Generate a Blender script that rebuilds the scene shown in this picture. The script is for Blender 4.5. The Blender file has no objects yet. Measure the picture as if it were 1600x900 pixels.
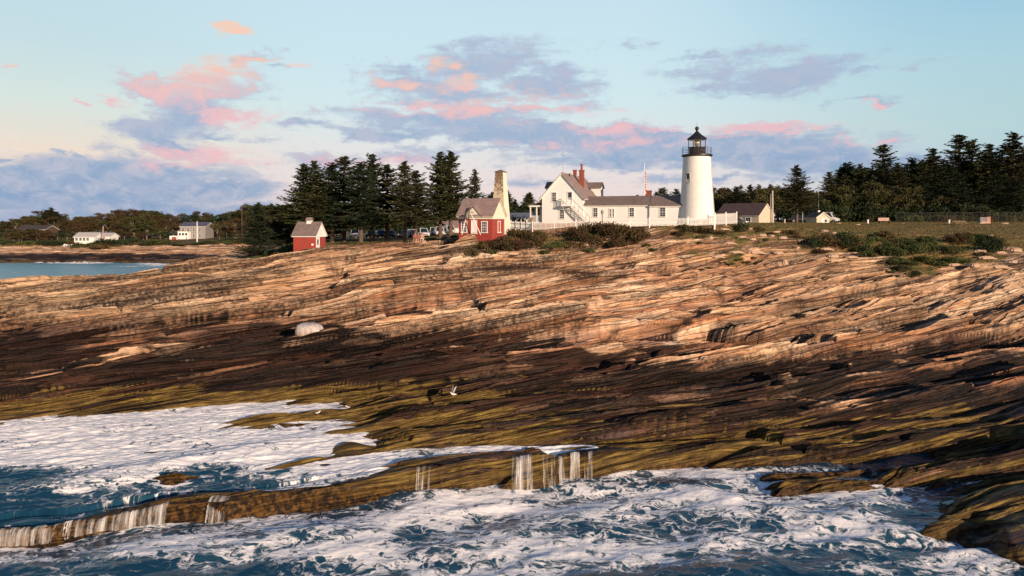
import bpy, bmesh, math, random
import numpy as np
from mathutils import Vector, Matrix

R = math.radians
scene = bpy.context.scene
COL = scene.collection
FPX, HZ, HC = 1067.0, 345.0, 13.7          # focal length in photo pixels, horizon row, camera height above the sea

# ------------------------------------------------------------------ camera
cam_d = bpy.data.cameras.new('camera')
cam = bpy.data.objects.new('camera', cam_d)
COL.objects.link(cam)
cam.location = (0, 0, HC)
cam.rotation_euler = (R(90), 0, 0)
cam_d.sensor_width = 36.0
cam_d.lens = 36.0 * FPX / 1600.0
cam_d.shift_y = -(450.0 - HZ) / 1600.0
cam_d.clip_start = 0.1
cam_d.clip_end = 20000
scene.camera = cam

# ------------------------------------------------------------------ light and exposure
SUN_EL, SUN_AZ = 14.0, 146.0               # azimuth clockwise from +Y: low morning sun behind the camera to the right
sun_d = bpy.data.lights.new('sun', 'SUN')
sun = bpy.data.objects.new('sun', sun_d)
COL.objects.link(sun)
sd = Vector((math.sin(R(SUN_AZ)) * math.cos(R(SUN_EL)), math.cos(R(SUN_AZ)) * math.cos(R(SUN_EL)), math.sin(R(SUN_EL))))
sun.rotation_euler = sd.to_track_quat('Z', 'Y').to_euler()
sun.location = sd * 200
sun_d.energy = 5.0
sun_d.angle = R(0.6)
sun_d.color = (1.0, 0.74, 0.53)
vs = scene.view_settings
vs.view_transform = 'Standard'
vs.look = 'None'
vs.exposure = 0.28
vs.gamma = 1.0
vs.use_curve_mapping = False
scene.cycles.max_bounces = 5
scene.cycles.diffuse_bounces = 2
scene.cycles.glossy_bounces = 3
scene.cycles.transparent_max_bounces = 8
scene.cycles.use_denoising = True


# ------------------------------------------------------------------ node helpers
class NT:
    def __init__(self, tree):
        self.t = tree

    def node(self, typ, ins=None, **props):
        n = self.t.nodes.new(typ)
        for k, v in props.items():
            setattr(n, k, v)
        for k, v in (ins or {}).items():
            self.set(n.inputs[k], v)
        return n

    def set(self, sock, v):
        if isinstance(v, bpy.types.NodeSocket):
            self.t.links.new(v, sock)
        elif isinstance(v, bpy.types.Node):
            self.t.links.new(v.outputs[0], sock)
        else:
            if sock.type == 'RGBA' and len(v) == 3:
                v = (*v, 1)
            sock.default_value = v

    def m(self, op, a, b=None, c=None, clamp=False):
        n = self.t.nodes.new('ShaderNodeMath')
        n.operation = op
        n.use_clamp = clamp
        self.set(n.inputs[0], a)
        if b is not None: self.set(n.inputs[1], b)
        if c is not None: self.set(n.inputs[2], c)
        return n.outputs[0]

    def mix(self, f, a, b, mode='MIX'):
        n = self.t.nodes.new('ShaderNodeMix')
        n.data_type = 'RGBA'
        n.blend_type = mode
        self.set(n.inputs[0], f)
        self.set(n.inputs[6], a)
        self.set(n.inputs[7], b)
        return n.outputs[2]

    def ramp(self, f, stops, interp='LINEAR'):
        n = self.t.nodes.new('ShaderNodeValToRGB')
        n.color_ramp.interpolation = interp
        e = n.color_ramp.elements
        e.remove(e[1])
        e[0].position = stops[0][0]
        e[0].color = (*stops[0][1], 1)
        for p, c in stops[1:]:
            e.new(p).color = (*c, 1)
        self.set(n.inputs[0], f)
        return n.outputs[0]

    def rng(self, v, a, b, c=0.0, d=1.0, smooth=True):
        n = self.t.nodes.new('ShaderNodeMapRange')
        n.interpolation_type = 'SMOOTHSTEP' if smooth else 'LINEAR'
        self.set(n.inputs[0], v)
        for i, x in enumerate((a, b, c, d)): self.set(n.inputs[1 + i], x)
        return n.outputs[0]

    def noise(self, vec, scale, detail=4.0, rough=0.55, dist=0.0, col=False):
        n = self.node('ShaderNodeTexNoise', {'Vector': vec, 'Scale': scale, 'Detail': detail, 'Roughness': rough, 'Distortion': dist})
        return n.outputs[1] if col else n.outputs[0]

    def mapping(self, vec, loc=(0, 0, 0), rot=(0, 0, 0), sc=(1, 1, 1)):
        return self.node('ShaderNodeMapping', {'Vector': vec, 'Location': loc, 'Rotation': rot, 'Scale': sc}).outputs[0]

    def attr(self, name, out=2):
        n = self.t.nodes.new('ShaderNodeAttribute')
        n.attribute_name = name
        return n.outputs[out]


def lin(r, g, b):
    f = lambda c: (c / 255 / 12.92) if c / 255 < 0.04045 else ((c / 255 + 0.055) / 1.055) ** 2.4
    return (f(r), f(g), f(b))


# ------------------------------------------------------------------ sky: Nishita under a dawn gradient and clouds placed by direction
world = bpy.data.worlds.new('World')
scene.world = world
world.use_nodes = True
w = NT(world.node_tree)
world.node_tree.nodes.clear()
gen = w.node('ShaderNodeTexCoord').outputs['Generated']
sep = w.node('ShaderNodeSeparateXYZ', {0: gen})
dx, dy, dz = sep.outputs
az = w.m('ARCTAN2', dx, dy)
hl = w.m('SQRT', w.m('ADD', w.m('MULTIPLY', dx, dx), w.m('MULTIPLY', dy, dy)))
el = w.m('DIVIDE', dz, w.m('MAXIMUM', hl, 0.02))
sky = w.node('ShaderNodeTexSky', sky_type='NISHITA', sun_disc=False, sun_elevation=R(SUN_EL), sun_rotation=R(SUN_AZ))


def azel(px, py):
    a = math.atan((px - 800) / FPX)
    return a, (HZ - py) / FPX * math.cos(a)


grad_l = w.ramp(w.m('MULTIPLY', el, 1.0), [
    (0.0, lin(160, 176, 202)), (0.03, lin(196, 200, 214)), (0.085, lin(240, 222, 206)), (0.15, lin(216, 230, 224)), (0.22, lin(200, 224, 230)),
    (0.32, lin(194, 222, 234)), (0.5, lin(96, 140, 180)), (1.0, lin(44, 84, 140))])
grad_c = w.ramp(el, [
    (0.0, lin(232, 214, 214)), (0.05, lin(238, 222, 220)), (0.11, lin(228, 230, 230)), (0.17, lin(212, 234, 238)), (0.24, lin(206, 232, 241)),
    (0.32, lin(202, 229, 241)), (0.5, lin(96, 140, 180)), (1.0, lin(44, 84, 140))])
grad_r = w.ramp(el, [
    (0.0, lin(196, 206, 222)), (0.06, lin(186, 208, 220)), (0.12, lin(184, 214, 218)), (0.2, lin(176, 213, 225)), (0.28, lin(158, 204, 226)),
    (0.36, lin(130, 186, 214)), (0.5, lin(90, 134, 176)), (1.0, lin(44, 84, 140))])
base = w.mix(w.rng(az, R(-36), R(-12)), grad_l, grad_c)
base = w.mix(w.rng(az, R(8), R(38)), base, grad_r)
p2 = w.node('ShaderNodeCombineXYZ', {0: az, 1: el, 2: 0.0}).outputs[0]
nz1 = w.noise(w.mapping(p2, sc=(9, 26, 1)), 1.0, 8, 0.6, 0.4)
nz2 = w.noise(w.mapping(p2, loc=(3, 7, 2), sc=(30, 52, 1)), 1.0, 8, 0.66, 0.6)
nz3 = w.noise(w.mapping(p2, loc=(1, 4, 6), sc=(7, 70, 1)), 1.0, 5, 0.6, 0.3)
warp = w.node('ShaderNodeVectorMath', {0: w.noise(w.mapping(p2, sc=(11, 24, 1)), 1.0, 9, 0.68, 0.0, True), 1: (0.5, 0.5, 0.5)}, operation='SUBTRACT').outputs[0]
warp = w.node('ShaderNodeVectorMath', {0: warp, 1: (0.16, 0.07, 0)}, operation='MULTIPLY').outputs[0]
pw = w.node('ShaderNodeVectorMath', {0: p2, 1: warp}, operation='ADD').outputs[0]


def blobs(lst):
    acc = None
    for (px, py, rx, ry, s, *tilt) in lst:
        a, e = azel(px, py)
        k = math.cos(a)
        v = w.node('ShaderNodeVectorMath', {0: pw, 1: (a, e, 0)}, operation='SUBTRACT').outputs[0]
        if tilt:
            v = w.mapping(v, rot=(0, 0, R(-tilt[0])))
        v = w.node('ShaderNodeVectorMath', {0: v, 1: (FPX / rx / (k * k), FPX / ry / k, 1)}, operation='MULTIPLY').outputs[0]
        ln = w.node('ShaderNodeVectorMath', {0: v}, operation='LENGTH').outputs['Value']
        q = w.m('MULTIPLY', w.m('SUBTRACT', 1.0, ln), s)
        acc = q if acc is None else w.m('MAXIMUM', acc, q)
    return w.m('MAXIMUM', acc, -1.0)


grey = blobs([
    (940, 214, 420, 26, 1.7, -4),
    (310, 165, 130, 62, 1.0, 35), (245, 215, 85, 30, 1.0, -20), (330, 210, 110, 16, .8), (385, 95, 45, 16, .7, 20), (440, 108, 28, 9, .6), (235, 140, 48, 24, .8, -25),
    (640, 128, 110, 28, 1.0, -6), (760, 105, 130, 50, 1.0, 5), (840, 130, 130, 40, 1.0, -8), (700, 150, 150, 26, .9),
    (700, 182, 230, 20, 1.0), (620, 205, 180, 15, .9), (860, 205, 260, 22, 1.0, -5), (1000, 222, 330, 34, 1.2, -3), (1210, 238, 260, 48, 1.5, -6), (1060, 235, 300, 36, 1.4, -4), (1420, 252, 190, 24, 1.0, -4),
    (1590, 235, 90, 14, .7), (980, 250, 250, 18, 1.0), (760, 235, 200, 10, .6),
    (1150, 100, 130, 30, .7, 6), (1230, 118, 170, 34, .9, 3), (1340, 112, 110, 9, .8, 3), (1120, 135, 60, 14, .7), (980, 72, 60, 13, .7, 4), (1340, 162, 45, 8, .6), (1080, 88, 55, 10, .6),
    (200, 275, 260, 40, 1.2, 3), (60, 300, 330, 45, 1.3), (330, 295, 180, 30, 1.0), (520, 252, 90, 26, .8, -10), (10, 255, 50, 10, .9), (85, 245, 30, 8, .8), (130, 247, 20, 12, .8, -30),
    (620, 245, 120, 10, .7), (470, 195, 70, 10, .7), (230, 328, 420, 26, 1.2), (1120, 282, 160, 10, .8), (860, 285, 120, 14, .55), (200, 240, 70, 18, .7, -15)])
pink = blobs([
    (365, 42, 58, 17, 1.5, -8), (330, 125, 95, 45, 1.3, 20), (235, 138, 48, 22, 1.1, -25), (300, 235, 120, 16, 1.0), (370, 175, 85, 28, .9, -8), (175, 155, 32, 8, .9), (395, 95, 40, 14, .8, 15), (117, 160, 12, 8, .9), (15, 104, 14, 6, .8),
    (610, 128, 60, 14, 1.0, -6), (720, 130, 60, 18, 1.0, 8), (690, 162, 150, 12, .8), (850, 150, 90, 20, .6), (760, 175, 260, 9, .8), (980, 200, 200, 9, 1.0, -3), (1190, 198, 170, 9, 1.1, -3), (980, 218, 220, 12, .5), (1120, 212, 120, 8, .7), (1355, 220, 60, 6, .9), (1350, 168, 22, 5, .7),
    (470, 108, 30, 8, .7), (520, 248, 60, 18, .7), (600, 250, 120, 12, .6), (700, 100, 40, 10, .7), (330, 252, 120, 12, .8)])
nmix = w.m('ADD', w.m('MULTIPLY', w.m('SUBTRACT', nz1, 0.5), 1.5), w.m('MULTIPLY', w.m('SUBTRACT', nz2, 0.5), 1.5))
nmix = w.m('ADD', nmix, w.m('MULTIPLY', w.m('SUBTRACT', nz3, 0.5), 0.9))
ag = w.rng(w.m('ADD', grey, nmix), -0.08, 0.7)
ap = w.rng(w.m('ADD', w.m('MULTIPLY', pink, 1.15), w.m('MULTIPLY', nmix, 1.05)), -0.05, 0.95)
# thin streaks near the horizon and scattered small clouds all round
ws = w.rng(w.m('ADD', w.m('MULTIPLY', w.m('SUBTRACT', nz3, 0.56), 4.0), w.m('MULTIPLY', w.m('SUBTRACT', nz2, 0.5), 1.5)), 0.0, 0.9)
lowband = w.m('MULTIPLY', w.rng(el, 0.015, 0.05), w.m('SUBTRACT', 1.0, w.rng(el, 0.10, 0.17)))
white_c = lin(244, 232, 228)
grey_c = w.mix(w.rng(el, 0.02, 0.22), lin(130, 161, 199), lin(168, 187, 213))
grey_c = w.mix(w.rng(nz2, 0.35, 0.7), grey_c, lin(184, 189, 210))
pink_c = w.mix(w.rng(el, 0.12, 0.26), lin(240, 192, 198), lin(255, 206, 178))
out = w.mix(w.m('MULTIPLY', ws, w.m('MULTIPLY', lowband, 0.35)), base, white_c)
out = w.mix(w.m('MULTIPLY', ag, 0.93), out, grey_c)
out = w.mix(w.m('MULTIPLY', ap, w.rng(nz2, .3, .65, .45, .95)), out, pink_c)
# behind the camera the sky glows round the sun; below the horizon stays dim
sunside = w.m('MULTIPLY', w.rng(dy, 0.2, -0.9), w.m('SUBTRACT', 1.0, w.rng(el, 0.1, 0.6)))
out = w.mix(w.m('MULTIPLY', sunside, 0.6), out, lin(250, 206, 160))
out = w.mix(w.rng(el, 0.0, -0.05), out, lin(60, 80, 100))
gain = w.m('ADD', 0.62, w.m('MULTIPLY', w.m('SUBTRACT', 1.0, w.rng(el, 0.34, 0.5)), 0.20))
out = w.node('ShaderNodeVectorMath', {0: out, 1: gain}, operation='SCALE')
w.set(out.inputs['Scale'], gain)
ten = w.node('ShaderNodeVectorMath', {0: out.outputs[0]}, operation='SCALE')
ten.inputs['Scale'].default_value = 10.0
fin = w.mix(0.04, ten.outputs[0], sky.outputs[0])
bg = w.node('ShaderNodeBackground', {0: fin, 1: 0.1})
w.set(w.node('ShaderNodeOutputWorld').inputs[0], bg)

# ------------------------------------------------------------------ numpy noise
rs = np.random.RandomState(11)
PERM = rs.permutation(65536).astype(np.int64)
GANG = rs.rand(65536) * 2 * np.pi
GX, GY = np.cos(GANG), np.sin(GANG)
RND = rs.rand(65536)


def hsh(ix, iy):
    return PERM[(PERM[ix & 65535] + iy) & 65535]


def h01(ix, iy):
    return RND[hsh(ix.astype(np.int64), iy.astype(np.int64))]


def gn(x, y, seed=0):
    xi = np.floor(x).astype(np.int64); yi = np.floor(y).astype(np.int64)
    xf = x - xi; yf = y - yi
    u = xf * xf * xf * (xf * (xf * 6 - 15) + 10); v = yf * yf * yf * (yf * (yf * 6 - 15) + 10)
    xi = xi + seed * 131

    def g(ox, oy):
        h = hsh(xi + ox, yi + oy)
        return GX[h] * (xf - ox) + GY[h] * (yf - oy)
    a = g(0, 0); b = g(1, 0); c = g(0, 1); d = g(1, 1)
    return ((a + u * (b - a)) + v * ((c + u * (d - c)) - (a + u * (b - a)))) * 1.5


def fbm(x, y, o=4, seed=0, gain=0.5):
    s = 0; a = 1.0; n = 0
    for k in range(o):
        s = s + a * gn(x * 2 ** k + 17.3 * k, y * 2 ** k - 9.1 * k, seed + k)
        n += a
        a *= gain
    return s / n


def ss(x, a, b):
    t = np.clip((x - a) / (b - a), 0, 1)
    return t * t * (3 - 2 * t)


# ------------------------------------------------------------------ terrain: large shape by nodes along lines of ground
UC = [-700, -300, 0, 60, 200, 300, 390, 460, 510, 640, 750, 900, 1050, 1110, 1200, 1300, 1400, 1500, 1600, 1900, 2400]
ND = {  # u: list of (distance, height)
 -700: [(10,-3),(23,-1.5),(24,-1.2),(25.0,-.8),(25.3,.5),(29,-.2),(40,.3),(47,1.6),(53,3.0),(60,4.6),(69,6.4),(73,6.8),(80,4),(95,-1),(110,-2),(215,-1),(226,1.2),(240,4.4),(300,6.5),(700,9)],
 -300: [(10,-3),(24,-1.5),(25.5,-1.2),(26.5,-.8),(26.8,.55),(30,-.2),(41,.4),(48,1.6),(53.5,3.1),(60.5,4.7),(69.5,6.6),(73,7.0),(80,4),(95,-1),(110,-2),(215,-1),(226,1.2),(240,4.5),(300,6.5),(700,9)],
 0:    [(10,-3),(26,-1.5),(27.5,-1.2),(28.7,-.8),(29.0,.62),(31,.1),(42.8,.5),(48.5,2.0),(54,3.3),(61,5.0),(70,6.9),(73,7.2),(80,4),(95,-1),(110,-2),(215,-1),(226,1.2),(240,4.6),(300,6.5),(700,9)],
 60:   [(10,-3),(26.5,-1.5),(28,-1.2),(29.1,-.8),(29.4,.64),(31.4,.1),(43.5,.5),(48.6,2.0),(54,3.3),(61,5.0),(70,6.95),(73.5,7.4),(80,4),(95,-1),(110,-2),(215,-1),(226,1.2),(240,4.6),(300,6.5),(700,9)],
 200:  [(10,-3),(27.5,-1.5),(29,-1.2),(30.2,-.8),(30.5,.68),(32.5,.2),(45.1,.5),(49,2.0),(54,3.4),(61,5.0),(69,7.0),(75,7.8),(82,4.5),(96,-1),(110,-2),(215,-1),(226,1.2),(240,4.6),(300,6.5),(700,9)],
 300:  [(10,-3),(28.2,-1.5),(29.8,-1.2),(30.9,-.8),(31.2,.72),(33.5,.25),(45.9,.5),(49.2,2.05),(54,3.45),(60.5,5.1),(68,7.1),(75.5,8.3),(83,5.5),(97,1),(112,.5),(212,0),(222,1.8),(238,5),(300,6.5),(700,9)],
 390:  [(10,-3),(29,-1.5),(30.5,-1.2),(31.5,-.8),(31.8,.75),(34.5,.3),(46.5,.55),(49.5,2.1),(54,3.5),(60,5.2),(67,7.2),(76,9.3),(84,8.0),(100,6.6),(115,6.6),(200,4),(222,4),(238,5.2),(300,7),(700,9)],
 460:  [(10,-3),(29.5,-1.5),(31,-1.2),(32,-.8),(32.3,.78),(35,.35),(46.4,.6),(49.5,2.1),(54,3.5),(60,5.25),(66.7,7.25),(77,9.9),(83,9.4),(100,9.3),(118,9.5),(190,8),(225,7),(240,7),(300,8),(700,10)],
 510:  [(10,-3),(30,-1.5),(31.4,-1.2),(32.4,-.8),(32.7,.85),(36,.5),(45.4,.85),(49.3,2.1),(54,3.5),(59.8,5.3),(66.4,7.3),(78,10.5),(85,10.2),(100,10.2),(120,10),(190,9),(225,9),(240,9),(300,9),(700,11)],
 640:  [(10,-3),(31.3,-1.5),(32.7,-1.2),(33.8,-.8),(34.1,1.0),(38.5,.78),(43.5,1.27),(49,2.2),(54,3.6),(59.5,5.3),(66,7.3),(76,9.95),(85,10.8),(96,10.5),(125,10.2),(180,10),(225,10),(240,10),(300,10),(700,12)],
 750:  [(10,-3),(32.2,-1.5),(33.6,-1.2),(34.6,-.8),(34.9,1.06),(39.4,.95),(44.2,1.33),(49.2,2.15),(54.2,3.5),(59.7,5.25),(66,7.3),(75.5,10.0),(84,11.3),(95,11.9),(122,11.6),(190,11.4),(225,11.5),(240,11.5),(300,11.5),(700,13)],
 900:  [(10,-3),(33.8,-1.5),(35.2,-1.2),(36.2,-.8),(36.5,1.12),(40.5,1.1),(45,1.4),(49.5,2.05),(54.5,3.4),(60,5.2),(66,7.3),(75,9.9),(84,12.5),(93,13.0),(120,13.0),(200,13),(225,13),(240,13),(300,13),(700,15)],
 1050: [(10,-3),(35,-1.5),(36.5,-1.2),(37.5,-.8),(37.8,1.05),(42,1.25),(45.5,1.5),(50,2.1),(56,3.2),(61.5,5.0),(67,7.2),(75,9.7),(83.5,12.85),(92,13.2),(130,13.2),(200,13.2),(225,13.2),(240,13.2),(300,13.2),(700,15)],
 1110: [(10,-3),(34.5,-1.5),(36.2,-.9),(38.2,-.3),(38.5,1.03),(42.3,1.2),(45.7,1.45),(50,2.0),(56.3,3.15),(62,4.9),(67.7,7.15),(75.5,9.7),(84.5,12.85),(98,13.2),(130,13.3),(200,13.3),(225,13.3),(240,13.3),(300,13.3),(700,15)],
 1200: [(10,-3),(32.5,-1.2),(35,.12),(39.4,.38),(39.7,.98),(43,1.1),(46,1.4),(50,1.9),(57,3.0),(63,4.8),(69,7.0),(77,9.6),(88,12.75),(104,13.2),(130,13.3),(200,13.3),(225,13.3),(240,13.3),(300,13.3),(700,15)],
 1300: [(10,-3),(33,-1.2),(35.6,.12),(40.5,.5),(40.8,.95),(44,1.0),(47,1.3),(50.5,1.7),(57.5,2.75),(64,4.6),(70,6.95),(78.5,9.5),(90,12.3),(110,13.1),(130,13.3),(200,13.4),(225,13.4),(240,13.4),(300,13.4),(700,15)],
 1400: [(10,-3),(33.8,-1.2),(36.5,.1),(41.5,.6),(41.8,.85),(45,.95),(48,1.2),(51,1.5),(58,2.5),(65,4.4),(71,6.9),(80,9.5),(92,11.9),(114,13.1),(130,13.35),(200,13.4),(225,13.4),(240,13.4),(300,13.4),(700,15)],
 1500: [(10,-3),(27.0,-1.2),(32.5,.3),(42.2,.7),(42.5,.88),(45.5,.98),(48.5,1.25),(51.5,1.55),(59,2.55),(65.5,4.35),(72,6.8),(81,9.45),(93.5,11.7),(117,13.2),(130,13.4),(200,13.5),(225,13.5),(240,13.5),(300,13.5),(700,15)],
 1600: [(10,-3),(25.8,-1.0),(27.3,.55),(43,.8),(43.3,.92),(46,1.0),(49,1.3),(52,1.6),(60,2.6),(66,4.3),(73,6.7),(82,9.4),(95,11.5),(120,13.3),(132,13.4),(200,13.5),(225,13.5),(240,13.5),(300,13.5),(700,15)],
 1900: [(10,-3),(24.8,-1.0),(26.3,.6),(43.5,.9),(43.8,1.0),(46.5,1.1),(50,1.4),(53,1.7),(61,2.6),(67,4.3),(74,6.6),(83,9.3),(96,11.4),(122,13.3),(132,13.4),(200,13.5),(225,13.5),(240,13.5),(300,13.5),(700,15)],
 2400: [(10,-3),(24,-1.0),(25.5,.6),(43.8,.9),(44.1,1.0),(47,1.1),(50.5,1.4),(53.5,1.7),(62,2.6),(68,4.3),(75,6.6),(84,9.3),(97,11.4),(124,13.3),(132,13.4),(200,13.5),(225,13.5),(240,13.5),(300,13.5),(700,15)],
}
NTAB = np.array([ND[u] for u in UC], float)
NN = NTAB.shape[1]


def macro(u, D):
    """large-scale height; u = sideways tangent in photo pixels, D = distance"""
    uc = np.array(UC, float)
    i = np.clip(np.searchsorted(uc, u) - 1, 0, len(UC) - 2)
    f = np.clip((u - uc[i]) / (uc[i + 1] - uc[i]), 0, 1)
    d = NTAB[i, :, 0] * (1 - f)[..., None] + NTAB[i + 1, :, 0] * f[..., None]
    z = NTAB[i, :, 1] * (1 - f)[..., None] + NTAB[i + 1, :, 1] * f[..., None]
    out = z[..., -1].copy()
    for k in range(NN - 1):
        t = (D - d[..., k]) / (d[..., k + 1] - d[..., k])
        m_ = (t >= 0) & (t < 1)
        out = np.where(m_, z[..., k] + (z[..., k + 1] - z[..., k]) * t, out)
    return out


SA = R(14.0)
CS, SN = math.cos(SA), math.sin(SA)


def tfield(X, Y):
    """distance across the bedding; the strike swings from 13 to about 27 degrees up the slope"""
    return CS * Y - SN * X - .22 * ss(Y, 44, 82) * (X - .45 * np.maximum(X - 15, 0))


def strata(X, Y, amp):
    """bedding: tilted slabs broken into blocks along the strike, at several widths"""
    wx = fbm(X / 26, Y / 18, 3, 3) * 2.4 * (1 - .6 * ss(X, 25, 50)) + fbm(X / 7, Y / 4, 2, 8) * 0.25
    s = CS * X + SN * Y
    t = tfield(X, Y) + wx
    tot = np.zeros_like(X); rnd = np.zeros_like(X); crev_shade = np.zeros_like(X)
    blk = 0.35 + 0.65 * ss(fbm(X / 14 + 40, Y / 9, 2, 21), -0.25, 0.3)
    for k, (wd, ln, hh, tilt) in enumerate(((4.2, 17.0, 1.0, .52), (1.5, 7.5, .46, .44), (.6, 3.2, .16, .30))):
        tt = t / wd + 0.45 * gn(s / (ln * 1.4), t / (wd * 3), 30 + k)
        i = np.floor(tt)
        rw_ = min(.45, .12 / wd)
        fr = tt - i
        ii = i.astype(np.int64)
        lf = ln * (0.55 + 1.3 * h01(ii + 977 * k, ii * 7 + 3))
        sj = s / lf + 40 * h01(ii + 31 * k, ii * 3 + 5) + 0.12 * gn(s / ln * 3, t / wd, 50 + k) + (0.15 * fr)
        j = np.floor(sj)
        fj = sj - j
        r = h01(ii * 5 + 13 * k, j.astype(np.int64) * 11 + k)
        lf0 = ln * (0.55 + 1.3 * h01(ii - 1 + 977 * k, (ii - 1) * 7 + 3))
        sj0 = s / lf0 + 40 * h01(ii - 1 + 31 * k, (ii - 1) * 3 + 5) + 0.12 * gn(s / ln * 3, t / wd, 50 + k) + 0.15
        rp = h01((ii - 1) * 5 + 13 * k, np.floor(sj0).astype(np.int64) * 11 + k)
        q = ss(fr, 0, rw_)
        r = rp * (1 - q) + r * q
        r2 = h01(ii * 3 + 7 * k, j.astype(np.int64) * 5 + 3 * k + 1) * q + h01((ii - 1) * 3 + 7 * k, np.floor(sj0).astype(np.int64) * 5 + 3 * k + 1) * (1 - q)
        tot += hh * blk * ((r - .5) * 1.8) - tilt * wd * (np.where(fr < rw_, .5 - fr / rw_, -.5 + (fr - rw_) / (1 - rw_))) * (0.5 + r2 * 0.8) * (0.6 + 0.4 * blk)
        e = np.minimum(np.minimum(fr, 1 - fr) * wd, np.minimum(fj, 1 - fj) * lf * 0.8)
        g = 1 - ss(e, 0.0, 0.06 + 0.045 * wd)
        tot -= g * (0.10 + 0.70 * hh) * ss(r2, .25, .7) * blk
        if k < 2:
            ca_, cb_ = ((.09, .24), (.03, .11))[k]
            crev_shade = np.maximum(crev_shade, (1 - ss(fr * wd, ca_, cb_)) * ss(r2 + .35 * gn(s / 2.2, t / 1.1, 90 + k), .42, .66))  # mask for recess shade painted along the foot of each step
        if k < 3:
            crev_shade = np.maximum(crev_shade, g * ss(r2, .25, .5))
        rnd += (r - .5) * (0.9, .7, .5, .3)[k]
    # rounded weathering on top
    tot += 0.35 * fbm(s / 9, t / 3.5, 4, 60) + 0.05 * fbm(s / .9, t / .35, 3, 66)
    return tot * amp, rnd, crev_shade, s, t


def grid_mesh(name, X, Y, Z, attrs, mat, kind='structure', smooth=False):
    nr, nc = X.shape
    me = bpy.data.meshes.new(name)
    me.vertices.add(nr * nc)
    me.vertices.foreach_set('co', np.stack([X, Y, Z], -1).reshape(-1).astype(np.float32))
    idx = np.arange(nr * nc).reshape(nr, nc)
    q = np.stack([idx[:-1, :-1], idx[:-1, 1:], idx[1:, 1:], idx[1:, :-1]], -1).reshape(-1, 4)
    me.loops.add(q.size)
    me.loops.foreach_set('vertex_index', q.reshape(-1).astype(np.int32))
    me.polygons.add(len(q))
    me.polygons.foreach_set('loop_start', np.arange(0, q.size, 4, dtype=np.int32))
    me.polygons.foreach_set('loop_total', np.full(len(q), 4, np.int32))
    me.update(calc_edges=True)
    me.polygons.foreach_set('use_smooth', np.full(len(q), smooth, bool))
    for k, a in attrs.items():
        at = me.attributes.new(k, 'FLOAT', 'POINT')
        at.data.foreach_set('value', a.reshape(-1).astype(np.float32))
    me.materials.append(mat)
    ob = bpy.data.objects.new(name, me)
    COL.objects.link(ob)
    ob['kind'] = kind
    return ob


def px(u, D):
    return (u - 800) / FPX * D


def pick(u, v, D):
    """point seen at photo pixel (u, v) at distance D"""
    return Vector((px(u, D), D, HC - (v - HZ) / FPX * D))


def new_mat(name):
    m_ = bpy.data.materials.new(name)
    m_.use_nodes = True
    m_.node_tree.nodes.clear()
    n = NT(m_.node_tree)
    return m_, n


def finish(n, bsdf, disp=None):
    o = n.node('ShaderNodeOutputMaterial')
    n.set(o.inputs[0], bsdf)


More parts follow.
